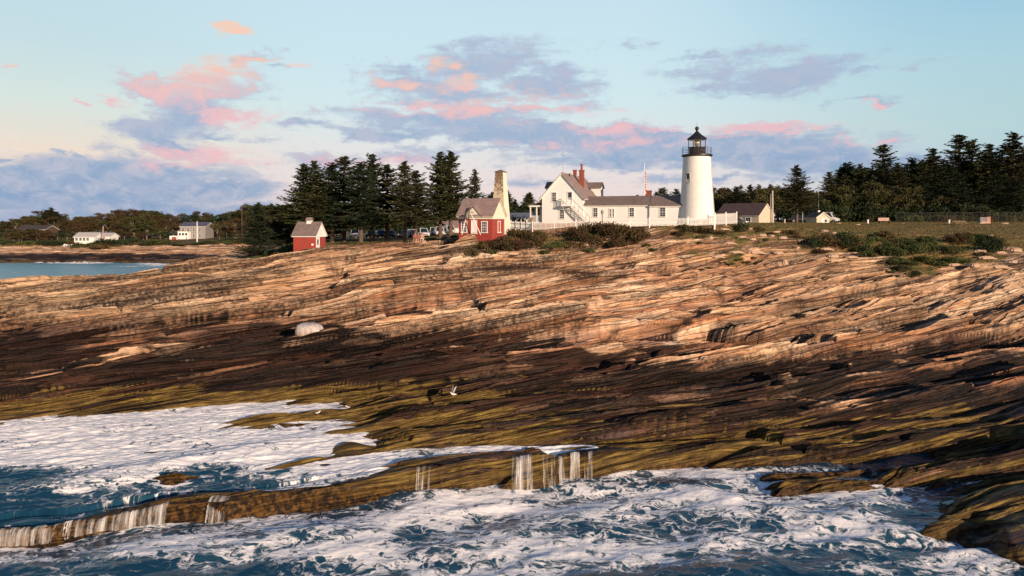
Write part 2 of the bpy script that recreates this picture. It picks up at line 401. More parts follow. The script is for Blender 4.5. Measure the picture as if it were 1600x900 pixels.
# ------------------------------------------------------------------ rock material
def rock_material():
    m_, n = new_mat('layered_rock')
    pos = n.node('ShaderNodeNewGeometry').outputs['Position']
    rot = n.node('ShaderNodeCombineXYZ', {0: n.attr('s'), 1: n.attr('t'), 2: 0.0}).outputs[0]      # along and across the bedding
    wv = n.node('ShaderNodeVectorMath', {0: n.noise(n.mapping(rot, sc=(.07, .25, 1)), 1, 3, .5, 0, True), 1: (0, .9, 0)}, operation='MULTIPLY').outputs[0]
    rw = n.node('ShaderNodeVectorMath', {0: rot, 1: wv}, operation='ADD').outputs[0]
    st1 = n.noise(n.mapping(rw, sc=(.035, .24, 1)), 1, 5, .6)
    st2 = n.noise(n.mapping(rw, loc=(9, 3, 1), sc=(.055, .85, 1)), 1, 5, .58)
    st3 = n.noise(n.mapping(rw, loc=(2, 8, 4), sc=(.15, 2.3, 1)), 1, 4, .58)
    big = n.noise(n.mapping(pos, sc=(.05, .07, .1)), 1, 4, .55)
    med = n.noise(n.mapping(rot, loc=(5, 5, 5), sc=(.09, .3, 1)), 1, 5, .62)
    fine = n.noise(n.mapping(pos, sc=(1, 1, 1)), 3.2, 5, .68)
    rnd = n.attr('rnd')
    pale = n.attr('pale')

    def beds(freq_s, freq_t, off, levels, width):
        """beds cut apart at the contours of a long drawn noise: a tint for each bed and the thin line between beds"""
        q = n.m('MULTIPLY', n.noise(n.mapping(rw, loc=off, sc=(freq_s, freq_t, 1)), 1, 3, .5), levels)
        q = n.m('ADD', q, n.m('MULTIPLY', fine, .22))
        idn = n.m('FLOOR', q)
        fr_ = n.m('FRACT', q)
        wn_ = n.node('ShaderNodeTexWhiteNoise', {'W': n.m('ADD', idn, off[0] * 13.7)}, noise_dimensions='1D').outputs[0]
        ln_ = n.rng(n.m('MINIMUM', fr_, n.m('SUBTRACT', 1.0, fr_)), width, width * .25)
        return wn_, ln_, fr_
    calm = n.rng(n.m('ADD', n.noise(n.mapping(rot, loc=(3, 9, 2), sc=(.04, .10, 1)), 1, 4, .55), n.m('MULTIPLY', n.rng(n.node('ShaderNodeSeparateXYZ', {0: pos}).outputs[0], 8, 30), .10)), .46, .56)
    busy = n.m('SUBTRACT', 1.0, n.m('MULTIPLY', calm, .8))
    tA, lA, fA = beds(.021, .17, (1.3, 2.7, 0), 15.0, .10)
    tB, lB, fB = beds(.055, .46, (4.1, 7.7, 0), 12.0, .10)
    tC, lC, fC = beds(.010, .10, (8.2, 5.1, 0), 13.0, .085)
    bedt = n.m('ADD', n.m('MULTIPLY', tA, .55), n.m('MULTIPLY', n.m('ADD', .5, n.m('MULTIPLY', n.m('SUBTRACT', tB, .5), busy)), .45))
    bedt = n.m('ADD', bedt, n.m('MULTIPLY', calm, .10))
    k1 = n.m('ADD', n.m('ADD', n.m('MULTIPLY', bedt, .62), n.m('MULTIPLY', n.rng(st1, .34, .66, 0, 1, False), .40)), n.m('MULTIPLY', rnd, .16))
    c = n.ramp(k1, [(0.12, (.13, .062, .043)), (.29, (.32, .17, .108)), (.44, (.56, .30, .175)), (.58, (.74, .45, .275)), (.8, (.87, .64, .45))])
    mauve = n.m('MULTIPLY', n.rng(med, .47, .62), n.rng(rnd, .35, -.35))
    c = n.mix(n.m('MULTIPLY', n.m('MULTIPLY', mauve, .8), n.m('SUBTRACT', 1.0, n.m('MULTIPLY', pale, .7))), c, (.27, .185, .17))
    rust = n.m('MULTIPLY', n.rng(n.noise(n.mapping(rw, loc=(1, 2, 3), sc=(.08, .4, 1)), 1, 5, .65), .49, .60), n.rng(fine, .3, .6))
    c = n.mix(n.m('MULTIPLY', rust, .8), c, (.48, .19, .075))
    c = n.mix(n.m('MULTIPLY', pale, n.rng(med, .3, .6, .25, .85)), c, n.mix(n.rng(fine, .35, .65), (.68, .51, .34), (.52, .365, .235)))
    v2 = n.rng(st2, .32, .66, .58, 1.22, False)
    v3 = n.rng(fine, .3, .7, .78, 1.16, False)
    vv = n.m('MULTIPLY', v2, v3)
    c = n.node('ShaderNodeVectorMath', {0: c, 1: n.node('ShaderNodeCombineXYZ', {0: vv, 1: vv, 2: vv}).outputs[0]}, operation='MULTIPLY').outputs[0]
    vw = n.node('ShaderNodeVectorMath', {0: n.mapping(rw, sc=(.26, .8, 1)), 1: n.node('ShaderNodeVectorMath', {0: n.noise(rot, 1.1, 4, .6, 0, True), 1: (.5, .9, .9)}, operation='MULTIPLY').outputs[0]}, operation='ADD').outputs[0]
    cell = n.node('ShaderNodeTexVoronoi', {'Vector': vw, 'Scale': .8})
    cedge = n.node('ShaderNodeTexVoronoi', {'Vector': vw, 'Scale': .8}, feature='DISTANCE_TO_EDGE').outputs[0]
    cell2 = n.node('ShaderNodeTexVoronoi', {'Vector': vw, 'Scale': 2.3})
    cedge2 = n.node('ShaderNodeTexVoronoi', {'Vector': vw, 'Scale': 2.3}, feature='DISTANCE_TO_EDGE').outputs[0]
    cv_ = n.node('ShaderNodeSeparateColor', {0: cell.outputs['Color']}).outputs
    cv2 = n.node('ShaderNodeSeparateColor', {0: cell2.outputs['Color']}).outputs
    sl = n.m('MULTIPLY', n.rng(cv_[0], 0, 1, .84, 1.14, False), n.rng(cv2[0], 0, 1, .88, 1.1, False))
    c = n.node('ShaderNodeVectorMath', {0: c, 1: n.node('ShaderNodeCombineXYZ', {0: sl, 1: n.m('MULTIPLY', sl, n.rng(cv_[1], 0, 1, .94, 1.04, False)), 2: n.m('MULTIPLY', sl, n.rng(cv_[1], 0, 1, .86, 1.08, False))}).outputs[0]}, operation='MULTIPLY').outputs[0]
    jl = n.m('MAXIMUM', n.m('MULTIPLY', n.m('MULTIPLY', n.rng(cedge, .055, .0), n.rng(fine, .38, .55)), n.m('MINIMUM', 1.0, n.m('ADD', .25, n.m('ADD', n.m('MULTIPLY', calm, .7), n.m('MULTIPLY', pale, .75))))), n.m('MULTIPLY', n.rng(cedge2, .06, .0), n.m('MULTIPLY', pale, n.rng(med, .5, .65, 0, .8))))
    c = n.mix(n.m('MULTIPLY', jl, .85), c, (.045, .03, .025))
    qz = n.attr('quartz')
    c = n.mix(n.rng(n.m('ADD', qz, n.m('MULTIPLY', n.m('SUBTRACT', st2, .5), 2.6)), .55, .8, 0, .8), c, (.64, .52, .42))
    # dark seams, bed lines and crack dirt, with crevice shade painted into the colour
    seam_shade = n.rng(st3, .42, .36)
    c = n.mix(n.m('MULTIPLY', n.m('MULTIPLY', seam_shade, busy), n.rng(med, .60, .42, .1, .6)), c, (.075, .045, .034))
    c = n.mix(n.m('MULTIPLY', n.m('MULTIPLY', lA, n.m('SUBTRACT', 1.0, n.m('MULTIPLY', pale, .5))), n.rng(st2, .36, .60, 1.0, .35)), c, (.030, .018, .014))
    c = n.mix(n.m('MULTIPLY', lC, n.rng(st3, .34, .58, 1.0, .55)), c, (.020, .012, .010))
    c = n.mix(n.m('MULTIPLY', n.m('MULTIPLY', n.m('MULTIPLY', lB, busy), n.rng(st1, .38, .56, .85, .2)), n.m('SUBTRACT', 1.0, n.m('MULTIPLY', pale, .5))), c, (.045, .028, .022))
    c = n.mix(n.m('MULTIPLY', n.attr('crev_shade'), n.rng(fine, .35, .65, 1.0, .55)), c, (.030, .020, .017))
    # wet black zone
    dark = n.attr('dark')
    dk = n.rng(n.m('ADD', dark, n.m('ADD', n.m('MULTIPLY', n.m('SUBTRACT', bedt, .5), 1.3), n.m('MULTIPLY', n.m('SUBTRACT', st2, .5), 2.2))), .32, .60)
    dk = n.m('MULTIPLY', dk, n.rng(dark, .02, .3))
    dcol = n.ramp(st3, [(.34, (.006, .005, .006)), (.47, (.018, .011, .010)), (.56, (.055, .028, .019)), (.68, (.15, .08, .05))])
    dcol = n.mix(n.m('MULTIPLY', n.rng(tA, .45, .9), .65), dcol, (.105, .038, .022))
    dcol = n.mix(n.m('MULTIPLY', n.m('MAXIMUM', lA, n.m('MULTIPLY', lB, .6)), .8), dcol, (.004, .003, .003))
    sl2 = n.m('MULTIPLY', sl, n.rng(cv_[0], .1, .9, .18, .42))
    dcol = n.node('ShaderNodeVectorMath', {0: dcol, 1: n.node('ShaderNodeCombineXYZ', {0: sl2, 1: sl2, 2: sl2}).outputs[0]}, operation='MULTIPLY').outputs[0]
    c = n.mix(n.m('MULTIPLY', dk, n.rng(cv_[2], .0, .25, .75, .98)), c, dcol)
    # olive weed zone
    al = n.attr('algae')
    ak = n.rng(n.m('ADD', al, n.m('ADD', n.m('MULTIPLY', n.m('SUBTRACT', tB, .5), .9), n.m('MULTIPLY', n.m('SUBTRACT', st2, .5), 2.8))), .42, .62)
    ak = n.m('MULTIPLY', ak, n.rng(al, .04, .35))
    acol = n.ramp(n.noise(n.mapping(rw, sc=(.5, 3, 1)), 1, 5, .65), [(.34, (.022, .013, .007)), (.46, (.085, .052, .014)), (.57, (.20, .135, .034)), (.7, (.31, .22, .065))])
    acol = n.mix(n.rng(fine, .55, .7, 0, .5), acol, (.035, .02, .010))
    acol = n.mix(n.m('MULTIPLY', n.rng(cv2[1], .55, .95), .35), acol, (.10, .055, .014))
    c = n.mix(n.m('MULTIPLY', ak, .95), c, acol)
    wd = n.attr('weed')
    wcol = n.mix(n.rng(n.noise(pos, 3.4, 5, .7), .42, .62), (.012, .007, .005), (.13, .065, .016))
    c = n.mix(n.m('MULTIPLY', wd, .95), c, wcol)
    # grass and soil caught in cracks near the top
    gr = n.attr('grass')
    gk = n.rng(n.m('ADD', gr, n.m('MULTIPLY', n.m('SUBTRACT', n.noise(n.mapping(rot, sc=(.25, .9, 1)), 1, 5, .6), .5), 1.5)), .42, .62)
    gcol = n.ramp(n.noise(n.mapping(pos, sc=(.5, .8, .8)), 1, 6, .7), [(.32, (.055, .068, .020)), (.46, (.105, .10, .034)), (.56, (.20, .13, .055)), (.68, (.29, .15, .075))])
    gcol = n.mix(n.rng(fine, .4, .7, 0, .5), gcol, (.06, .05, .02))
    c = n.mix(gk, c, gcol)
    wet = n.m('MAXIMUM', n.m('MULTIPLY', dk, .9), n.m('MULTIPLY', ak, .5))
    rough = n.m('SUBTRACT', .88, n.m('MULTIPLY', wet, n.rng(med, .35, .65, .25, .5)))
    hgt = n.m('ADD', n.m('ADD', n.m('MULTIPLY', n.m('MINIMUM', cedge, .12), n.m('ADD', .4, pale)), n.m('SUBTRACT', n.m('ADD', n.m('MULTIPLY', tA, .45), n.m('MULTIPLY', tB, .28)), n.m('ADD', n.m('ADD', n.m('MULTIPLY', lA, .35), n.m('MULTIPLY', lC, .5)), n.m('MULTIPLY', lB, .2)))), n.m('MULTIPLY', st2, .7))
    hgt = n.m('ADD', hgt, n.m('ADD', n.m('MULTIPLY', st3, .55), n.m('MULTIPLY', fine, .35)))
    bump = n.node('ShaderNodeBump', {'Strength': .9, 'Distance': .35, 'Height': hgt})
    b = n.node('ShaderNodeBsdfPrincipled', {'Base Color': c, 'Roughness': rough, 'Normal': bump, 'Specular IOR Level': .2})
    finish(n, b)
    return m_


ROCK = rock_material()


def ground_material():
    m_, n = new_mat('dry_grass_ground')
    pos = n.node('ShaderNodeNewGeometry').outputs['Position']
    a = n.noise(n.mapping(pos, sc=(.06, .10, .1)), 1, 6, .65)
    f = n.noise(n.mapping(pos, sc=(1.2, 1.6, 1)), 1, 6, .7)
    c = n.ramp(a, [(.35, (.055, .065, .020)), (.48, (.10, .085, .032)), (.58, (.17, .11, .05)), (.7, (.22, .125, .065))])
    c = n.mix(n.rng(f, .4, .65, 0, .55), c, (.05, .05, .018))
    b = n.node('ShaderNodeBsdfPrincipled', {'Base Color': c, 'Roughness': .95, 'Normal': n.node('ShaderNodeBump', {'Strength': .6, 'Distance': .3, 'Height': f}), 'Specular IOR Level': .1})
    finish(n, b)
    return m_


GROUND = ground_material()


def zones(u, v_, X, Y, Z, D, rnd):
    """where the ground is wet black, weedy, pale, grassy (all by place and height)"""
    j = fbm(X / 9, Y / 4, 3, 71)
    ztop = np.interp(u, [-700, 0, 250, 450, 640, 800, 950, 1100, 1300, 1500, 2400], [3.6, 4.3, 4.3, 4.5, 4.5, 3.7, 2.9, 2.5, 2.3, 2.2, 2.2])
    dark = ss(Z + j * 1.5 + .5 * fbm(X / 2.5, Y / 1.2, 3, 73), ztop + 1.1, ztop - .9)
    dark = dark * np.where(D > 130, 0, 1)
    atop = np.interp(u, [-700, 0, 300, 640, 760, 900, 1100, 1300, 1500, 2400], [1.9, 1.75, 1.8, 1.75, 1.65, 1.35, 1.25, 1.0, 1.0, 1.0])
    alg = ss(Z + j * .35, atop + .3, atop - .35) * np.where(D > 130, 0, 1)
    alg *= np.interp(u, [-700, 600, 1000, 1300, 2400], [.9, .9, .78, .72, .72])
    pale = ss(Z, 4.3, 6.5) * ss(u, 600, 260) + 0.55 * ss(u, 1050, 1300) * ss(Z, 3.2, 5.0) + .25 * ss(Z, 6, 9)
    return dark, alg, np.clip(pale, 0, 1)


def grass_mask(u, Z, D, X, Y):
    g = ss(D, 84, 92) * ss(u, 720, 860)
    # right: lawn edge recedes, tongue of scrub comes down to row 430
    g = g + ss(u, 1180, 1260) * ss(D, 84, 89) * .9
    g = g + .55 * ss(u, 980, 1050) * ss(u, 1340, 1280) * ss(D, 76, 82)
    for (gu, gd, ru, rd, s_) in ((1470, 82, 110, 5, 1.1), (1440, 77.5, 45, 3.5, 1.0), (1330, 85, 90, 4, .9), (1150, 75.6, 55, 1.1, .75), (1100, 77.5, 60, 1.2, .6), (820, 81, 120, 4, .9), (1050, 84, 90, 3, .6), (640, 86.5, 60, 2, .6), (590, 82.5, 26, 1.1, .9)):
        g = np.maximum(g, s_ * np.exp(-((u - gu) / ru) ** 2 - ((D - gd) / rd) ** 2))
    g = np.maximum(g, ss(D, 86, 92) * ss(u, 760, 640) * .8 * ss(u, 380, 420))
    return np.clip(g, 0, 1)


def terrain(u, D):
    X = px(u, D); Y = D
    lf_ = np.interp(u, UC, NTAB[:, 4, 0])
    near = ss(np.abs(D - lf_), 2.2, .5)
    Zm = macro(u, D + near * (.75 * fbm(X / 3.5, X * 0 + 3.3, 3, 77) + .10 * fbm(X / .8, Y / 2, 2, 78)))
    wob = ss(u, 1130, 1200) * ss(D, 39, 35)
    Zm = Zm * (1 - wob) + wob * macro(u + 70 * fbm(X / 5, Y / 3, 3, 171), D + 1.6 * fbm(X / 3.5, Y / 3.5, 4, 172))
    Zm = Zm + near * ss(D, lf_ - .1, lf_ + .4) * (.30 * fbm(X / 4, Y / 3, 3, 79) - .08)
    amp = ss(D, 27, 34) * (1 - .93 * ss(D, 84, 96))
    amp = amp * (0.6 + 0.4 * ss(Zm, 0.9, 2.6))
    amp = amp * (1 - .6 * ss(D, lf_ - .6, lf_ - .2) * ss(D, lf_ + 2.2, lf_ + .6) * ss(u, 1230, 1180))
    amp = amp * (1 - .75 * ss(D, 71, 79) * ss(u, 735, 690) * ss(u, 330, 420)) * (1 - .55 * ss(D, 65, 72) * ss(u, 440, 390)) * (1 - .75 * ss(D, 75, 81) * ss(u, 690, 740)) * (1 - .6 * ss(u, 640, 560) * ss(D, 47, 44))
    det, rnd, crev_shade, s, t = strata(X, Y, 1.0)
    Z = Zm + det * amp
    pal = ss(Zm, 5.5, 8) * ss(u, 560, 250) * ss(D, 86, 78)
    Z = Z + pal * (0.35 * fbm(X / 3.2, Y / 2.4, 4, 91) + .12 * np.abs(fbm(X / .9, Y / .8, 3, 95)))
    # broken gully and the dark niche left of the pale intrusion
    def bump(uc, dc, ru, rd, h, tl=0):
        return h * np.exp(-(((u - uc) / ru) ** 2) - (((D - dc - (u - uc) * tl) / rd) ** 2))
    Z = Z + bump(1010, 53.2, 17, 1.2, -1.5) + bump(1085, 63, 28, 2.6, -.5) + bump(470, 67.5, 30, 1.3, -.7)
    Z = Z + bump(1330, 66.5, 90, .9, -.7, .008) + bump(1500, 66, 60, .9, -.6, .008) + bump(1020, 55.2, 8, .9, -.6)
    # long flat-topped slab under the white boulder and the shadowed undercut below it
    Z = Z + bump(420, 56.3, 240, .55, -.55, .004) + bump(700, 56.8, 170, .5, -.45, .004)
    # bottom right promontory and scattered low rocks in the wash
    Z = Z + bump(1560, 28.6, 70, 1.3, .35) + bump(1455, 29.9, 62, .9, 1.5, .006) + bump(1370, 30.6, 40, .4, .7, .006) + bump(1300, 32.0, 30, .5, .3)
    Z = Z + bump(820, 35.0, 62, .45, .75, .012) * ss(D, 30, 34)
    Z = Z + bump(270, 34.1, 45, .55, .75, .004) + bump(110, 33.0, 70, .45, .62, .005) + bump(300, 31.9, 130, .5, .3, .006) + bump(430, 43.3, 80, .9, .75, .006) + bump(400, 42.2, 60, .6, .45, .006)
    Z = Z + bump(545, 38.6, 28, .8, .45) + bump(150, 51.0, 45, .5, -.4, .01) + bump(60, 48.2, 60, .5, -.45, .01) + bump(1485, 33.9, 60, .5, -.35) + bump(1495, 32.6, 30, .4, -.3) + bump(500, 36.2, 70, .55, .55, .006) + bump(520, 44.2, 60, .7, .35)
    return X, Y, Z, rnd, crev_shade, s, t


us = np.concatenate([np.linspace(-700, -130, 90), np.arange(-124, 1724, 1.75), np.linspace(1732, 1900, 40)])
ts = np.concatenate([np.arange(14, 19, .25), np.arange(19, 30, .075), np.arange(30, 96, .055), np.arange(96, 150, .25)])   # rows run along the bedding


def rows_to_distance(u_arr, t_arr):
    """distance along each column at which the bedding coordinate takes each row's value"""
    out_ = np.empty((len(t_arr), len(u_arr)))
    df = np.concatenate([np.arange(5, 200, .25), np.geomspace(200, 20000, 400)])
    for j_, u_ in enumerate(u_arr):
        tv_ = tfield(px(u_, df), df)
        tv_ = np.maximum.accumulate(tv_ + np.arange(len(df)) * 1e-7)
        out_[:, j_] = np.interp(t_arr, tv_, df)
    return out_


U = np.repeat(us[None], len(ts), 0)
D = rows_to_distance(us, ts)
X, Y, Z, rnd, crev_shade, S_, T_ = terrain(U, D)


def along(q_, k_=(1, 2, 1)):
    """smooth a little along the bedding so that steep steps do not break into teeth"""
    k_ = np.array(k_, float) / sum(k_)
    h_ = len(k_) // 2
    p_ = np.pad(q_, ((0, 0), (h_, h_)), mode='edge')
    return sum(w_ * p_[:, i_:i_ + q_.shape[1]] for i_, w_ in enumerate(k_))


Z = along(Z)
crev_shade = along(crev_shade)
VROW = HZ + (HC - Z) / D * FPX
dark, alg, pale = zones(U, VROW, X, Y, Z, D, rnd)
grass = grass_mask(U, Z, D, X, Y)
Z = Z + ss(grass, .45, .75) * (.10 * fbm(X / .5, Y / .5, 3, 120) + .05)
weed = ss(U, 700, 480) * ss(Z, 1.0, .75) * ss(D, 36.5, 35) + .9 * ss(Z, .45, .1) * ss(D, 47, 40)
quartz = np.exp(-((U - 1052) / 26) ** 2 - ((D - 57.6 - (U - 1052) * .03) / 2.2) ** 2) + .55 * np.exp(-((U - 1100) / 22) ** 2 - ((D - 64) / 3.) ** 2) + .6 * np.exp(-((U - 1560) / 50) ** 2 - ((D - 55 - (U - 1560) * .012) / .35) ** 2)
shore = grid_mesh('rocky_shore', X, Y, Z, {'rnd': rnd, 'crev_shade': crev_shade, 'dark': dark, 'algae': alg, 'pale': pale, 'grass': grass, 'weed': np.clip(weed, 0, 1), 'quartz': np.clip(quartz, 0, 1), 's': S_, 't': T_ + 2.0 * Z - .24 * S_}, ROCK, smooth=False)
ZG = Z

# far ground, from behind the point out to the far shore and the horizon
us2 = np.concatenate([np.linspace(-2600, -720, 40), np.arange(-700, 2401, 8.0), np.linspace(2420, 4200, 30)])
ds2 = np.concatenate([np.arange(70, 140, 2.0), np.arange(140, 212, 3.), np.arange(212, 265, .5), np.geomspace(266, 6000, 60)])
U2, D2 = np.meshgrid(us2, ds2)
Z2 = macro(np.clip(U2, -700, 2400), D2)
X2 = px(U2, D2)
farband = ss(D2, 214, 222) * ss(D2, 258, 244) * ss(U2, 420, 370)
Z2 = Z2 + farband * (1.1 * fbm(X2 / 9, D2 / 3.5, 4, 140) + .5 * fbm(X2 / 2.5, D2 / 1.2, 3, 150))
Z2 = Z2 - 1.2 * ss(np.where((U2 > us[0]) & (U2 < us[-1]), tfield(X2, D2) * -1, -1e6), -150.5, -148.5)   # tucked under the rock sheet where that one covers it
far = ss(D2, 262, 246)
rock2 = far * ss(U2, 430, 380) * ss(D2, 100, 110)
g2 = 1 - np.clip(rock2, 0, 1)
dk2 = ss(Z2, 2.9, 2.0) * rock2
zero = np.zeros_like(Z2)
grid_mesh('ground', X2, D2, Z2, {'rnd': fbm(X2 / 3, D2 / 2, 3, 5), 'crev_shade': zero, 'dark': dk2 * 1.3, 'algae': ss(Z2, .9, .3) * rock2 * .8, 'pale': .6 * rock2, 'grass': g2 * 1.2, 'weed': zero, 'quartz': zero, 's': X2, 't': D2 * .5 + 2.0 * Z2}, ROCK)


def height_at(x, y):
    """height of the finished ground under a world point"""
    u = x / y * FPX + 800
    tv = float(tfield(np.array(x), np.array(y)))
    if tv < ts[-1] - .2 and us[0] < u < us[-1]:
        g_, r_, c_ = ZG, ts, us
    else:
        g_, r_, c_ = Z2, ds2, us2
        tv = y
    i = int(np.clip(np.searchsorted(r_, tv) - 1, 0, len(r_) - 2)); j = int(np.clip(np.searchsorted(c_, u) - 1, 0, len(c_) - 2))
    f = (tv - r_[i]) / (r_[i + 1] - r_[i]); g = (u - c_[j]) / (c_[j + 1] - c_[j])
    return float((g_[i, j] * (1 - g) + g_[i, j + 1] * g) * (1 - f) + (g_[i + 1, j] * (1 - g) + g_[i + 1, j + 1] * g) * f)


# ------------------------------------------------------------------ water
def water_material(name, deep, foamy=True, rough=.09, bump_scale=1.0):
    m_, n = new_mat(name)
    pos = n.node('ShaderNodeNewGeometry').outputs['Position']
    flat = n.mapping(pos, sc=(1, 1, 0))
    wn = n.noise(n.mapping(flat, rot=(0, 0, R(-18)), sc=(.9 * bump_scale, 2.2 * bump_scale, 1)), 1, 6, .6, .3)
    if foamy:
        wp = n.node('ShaderNodeVectorMath', {0: n.noise(flat, .5, 3, .5, 0, True), 1: (2.6, 2.6, 0)}, operation='MULTIPLY').outputs[0]
        wp2 = n.node('ShaderNodeVectorMath', {0: n.noise(flat, 2.0, 2, .5, 0, True), 1: (.6, .6, 0)}, operation='MULTIPLY').outputs[0]
        fp = n.node('ShaderNodeVectorMath', {0: n.node('ShaderNodeVectorMath', {0: flat, 1: wp}, operation='ADD').outputs[0], 1: wp2}, operation='ADD').outputs[0]
        fp = n.mapping(fp, rot=(0, 0, R(-16)), sc=(.75, 1.15, 1))
        e1 = n.node('ShaderNodeTexVoronoi', {'Vector': fp, 'Scale': 1.1}, feature='DISTANCE_TO_EDGE').outputs[0]
        e2 = n.node('ShaderNodeTexVoronoi', {'Vector': fp, 'Scale': 2.7}, feature='DISTANCE_TO_EDGE').outputs[0]
        e3 = n.node('ShaderNodeTexVoronoi', {'Vector': fp, 'Scale': 6.5}, feature='DISTANCE_TO_EDGE').outputs[0]
        cov = n.attr('foam')
        bn = n.noise(n.mapping(flat, rot=(0, 0, R(-16)), sc=(.16, .40, 1)), 1, 6, .60)
        cv = n.m('ADD', cov, n.m('MULTIPLY', n.m('SUBTRACT', bn, .5), 2.4))
        fn = n.noise(flat, 9, 4, .65)
        en = n.m('ADD', n.m('MULTIPLY', n.rng(e1, 0, .38, 0, 1, False), .42), n.m('ADD', n.m('MULTIPLY', n.rng(e2, 0, .38, 0, 1, False), .38), n.m('MULTIPLY', n.rng(e3, 0, .38, 0, 1, False), .20)))
        fF = n.m('SUBTRACT', cv, n.m('MULTIPLY', en, 1.15))
        fF = n.m('ADD', fF, n.m('MULTIPLY', n.m('SUBTRACT', fn, .5), .10))
        foam = n.m('MULTIPLY', n.rng(fF, .06, .46), n.rng(cv, .1, .4))
        foam = n.m('MULTIPLY', foam, n.rng(fn, .2, .6, .9, 1.0))
        milk = n.rng(cv, .1, .9)
        wc = n.mix(n.m('MULTIPLY', milk, .6), deep, (.04, .12, .165))
        c = n.mix(foam, wc, (.93, .92, .91))
        ro = n.m('ADD', rough, n.m('MULTIPLY', foam, .7))
        hh = n.m('ADD', n.m('MULTIPLY', wn, .35), n.m('MULTIPLY', n.m('MULTIPLY', foam, fn), .22))
    else:
        c = deep
        ro = rough
        hh = wn
    bump = n.node('ShaderNodeBump', {'Strength': .5, 'Distance': .2, 'Height': hh})
    b = n.node('ShaderNodeBsdfPrincipled', {'Base Color': c, 'Roughness': ro, 'IOR': 1.33, 'Normal': bump})
    finish(n, b)
    return m_


WATER = water_material('foaming_sea_water', (.008, .045, .088))
BAYW = water_material('bay_water', (.03, .12, .18), False, .18, .25)
SEAW = water_material('open_sea_water', (.02, .08, .12), False, .12, .3)


def gauss(u, v, cu, cv, ru, rv, tl=0.0):
    return np.exp(-((u - cu) / ru) ** 2 - ((v - cv - tl * (u - cu)) / rv) ** 2)


# front sea
usw = np.concatenate([np.linspace(-700, -130, 60), np.arange(-120, 1722, 3.0), np.linspace(1730, 2400, 60)])
dsw = np.concatenate([np.arange(11, 24, .25), np.arange(24, 44, .055)])
Uw, Dw = np.meshgrid(usw, dsw)
Xw = px(Uw, Dw)
Vw = HZ + HC / Dw * FPX
wa = R(16)
sx = math.cos(wa) * Xw + math.sin(wa) * Dw; sy = -math.sin(wa) * Xw + math.cos(wa) * Dw


def ridged(x, y, o, seed):
    s_ = 0; a = 1.; t_ = 0
    for k in range(o):
        s_ = s_ + a * (1 - 2 * np.abs(gn(x * 2 ** k, y * 2 ** k, seed + k))); t_ += a; a *= .5
    return s_ / t_


Zw = .40 * fbm(sx / 7, sy / 3.6, 3, 201) + .06 * ridged(Xw / 3.0 + .5 * fbm(Xw / 2, Dw / 2, 2, 5), Dw / 2.0, 3, 210) + .03 * ridged(Xw / .8, Dw / .6, 3, 220) - .05
foam = (1.1 * gauss(Uw, Vw, 900, 825, 230, 75, -.03) + 1.1 * gauss(Uw, Vw, 1060, 770, 170, 50) + (.38) * gauss(Uw, Vw, 1280, 800, 200, 70) + .28 * gauss(Uw, Vw, 1380, 840, 200, 60)
        + .55 * gauss(Uw, Vw, 120, 850, 260, 22, -.06) + .35 * gauss(Uw, Vw, 250, 880, 400, 60) + .6 * gauss(Uw, Vw, 560, 815, 130, 40) + .55 * gauss(Uw, Vw, 1530, 880, 90, 30) + .6 * gauss(Uw, Vw, 640, 785, 120, 14)
        + .5 * gauss(Uw, Vw, 650, 870, 220, 50))
foam = foam * (1 - .75 * gauss(Uw, Vw, 640, 835, 70, 22, -.25)) + .08
lfw = np.interp(Uw, UC, NTAB[:, 4, 0])
foam = foam + .55 * ss(np.abs(Dw - lfw + .5), 1.0, .1) * ss(Uw, 1140, 1100) * (.6 + .8 * fbm(Xw / 2, Dw, 3, 240))
for fa_, fb_ in ((-60, 258), (325, 356), (650, 672), (800, 832), (848, 925)):
    foam = foam + .8 * ss(np.abs(Dw - lfw + .8), 1.3, .2) * ss(Uw, fa_ - 25, fa_) * ss(Uw, fb_ + 25, fb_)
# breaking crest running out to the right
cl = 1.0 * gauss(Uw, Vw, 1250, 805, 240, 9, .22) + .6 * gauss(Uw, Vw, 1540, 858, 70, 9, -.1)
Zw = Zw + .18 * cl
foam = foam + .7 * cl
grid_mesh('sea', Xw, Dw, Zw, {'foam': np.clip(foam * .92, 0, .70)}, WATER, smooth=True)

# wash held behind the ledge on the left
usp = np.concatenate([np.linspace(-700, -130, 60), np.arange(-120, 960, 2.6)])
dsp = np.arange(28, 49, .05)
Up, Dp = np.meshgrid(usp, dsp)
Xp = px(Up, Dp)
sx = math.cos(wa) * Xp + math.sin(wa) * Dp; sy = -math.sin(wa) * Xp + math.cos(wa) * Dp
lev = np.interp(Up, [-700, 0, 400, 640, 800, 950], [.52, .60, .66, .90, .97, 1.0]) + .22 * ss(Dp, 36, 44) * ss(Up, 620, 520)
Vp = HZ + (HC - lev) / Dp * FPX
Zp = lev + .10 * fbm(sx / 6, sy / 2.2, 3, 301) + .10 * ridged(sx / 2.6, sy / 1.1, 3, 310) + .04 * ridged(sx / .7, sy / .4, 3, 320) - .06
sw = gauss(Up, Vp, 270, 728, 260, 12, -.17)
Zp = Zp + .32 * sw
foamp = 1.15 * ss(Vp, 742, 705) * ss(Up, 660, 560) + .8 * ss(Up, 600, 680) + .5 * sw + .34 + .5 * gauss(Up, Vp, 560, 700, 90, 14) + .3 * gauss(Up, Vp, 300, 760, 300, 12, -.1)
foamp = foamp - .25 * ss(Vp, 740, 775)
under = np.interp(Dp.ravel(), [0, 1], [0, 0]).reshape(Dp.shape)
Tz = terrain(Up, Dp)[2]
edge = ss(np.abs(Zp - Tz), .30, .02)
foamp = foamp + .45 * edge
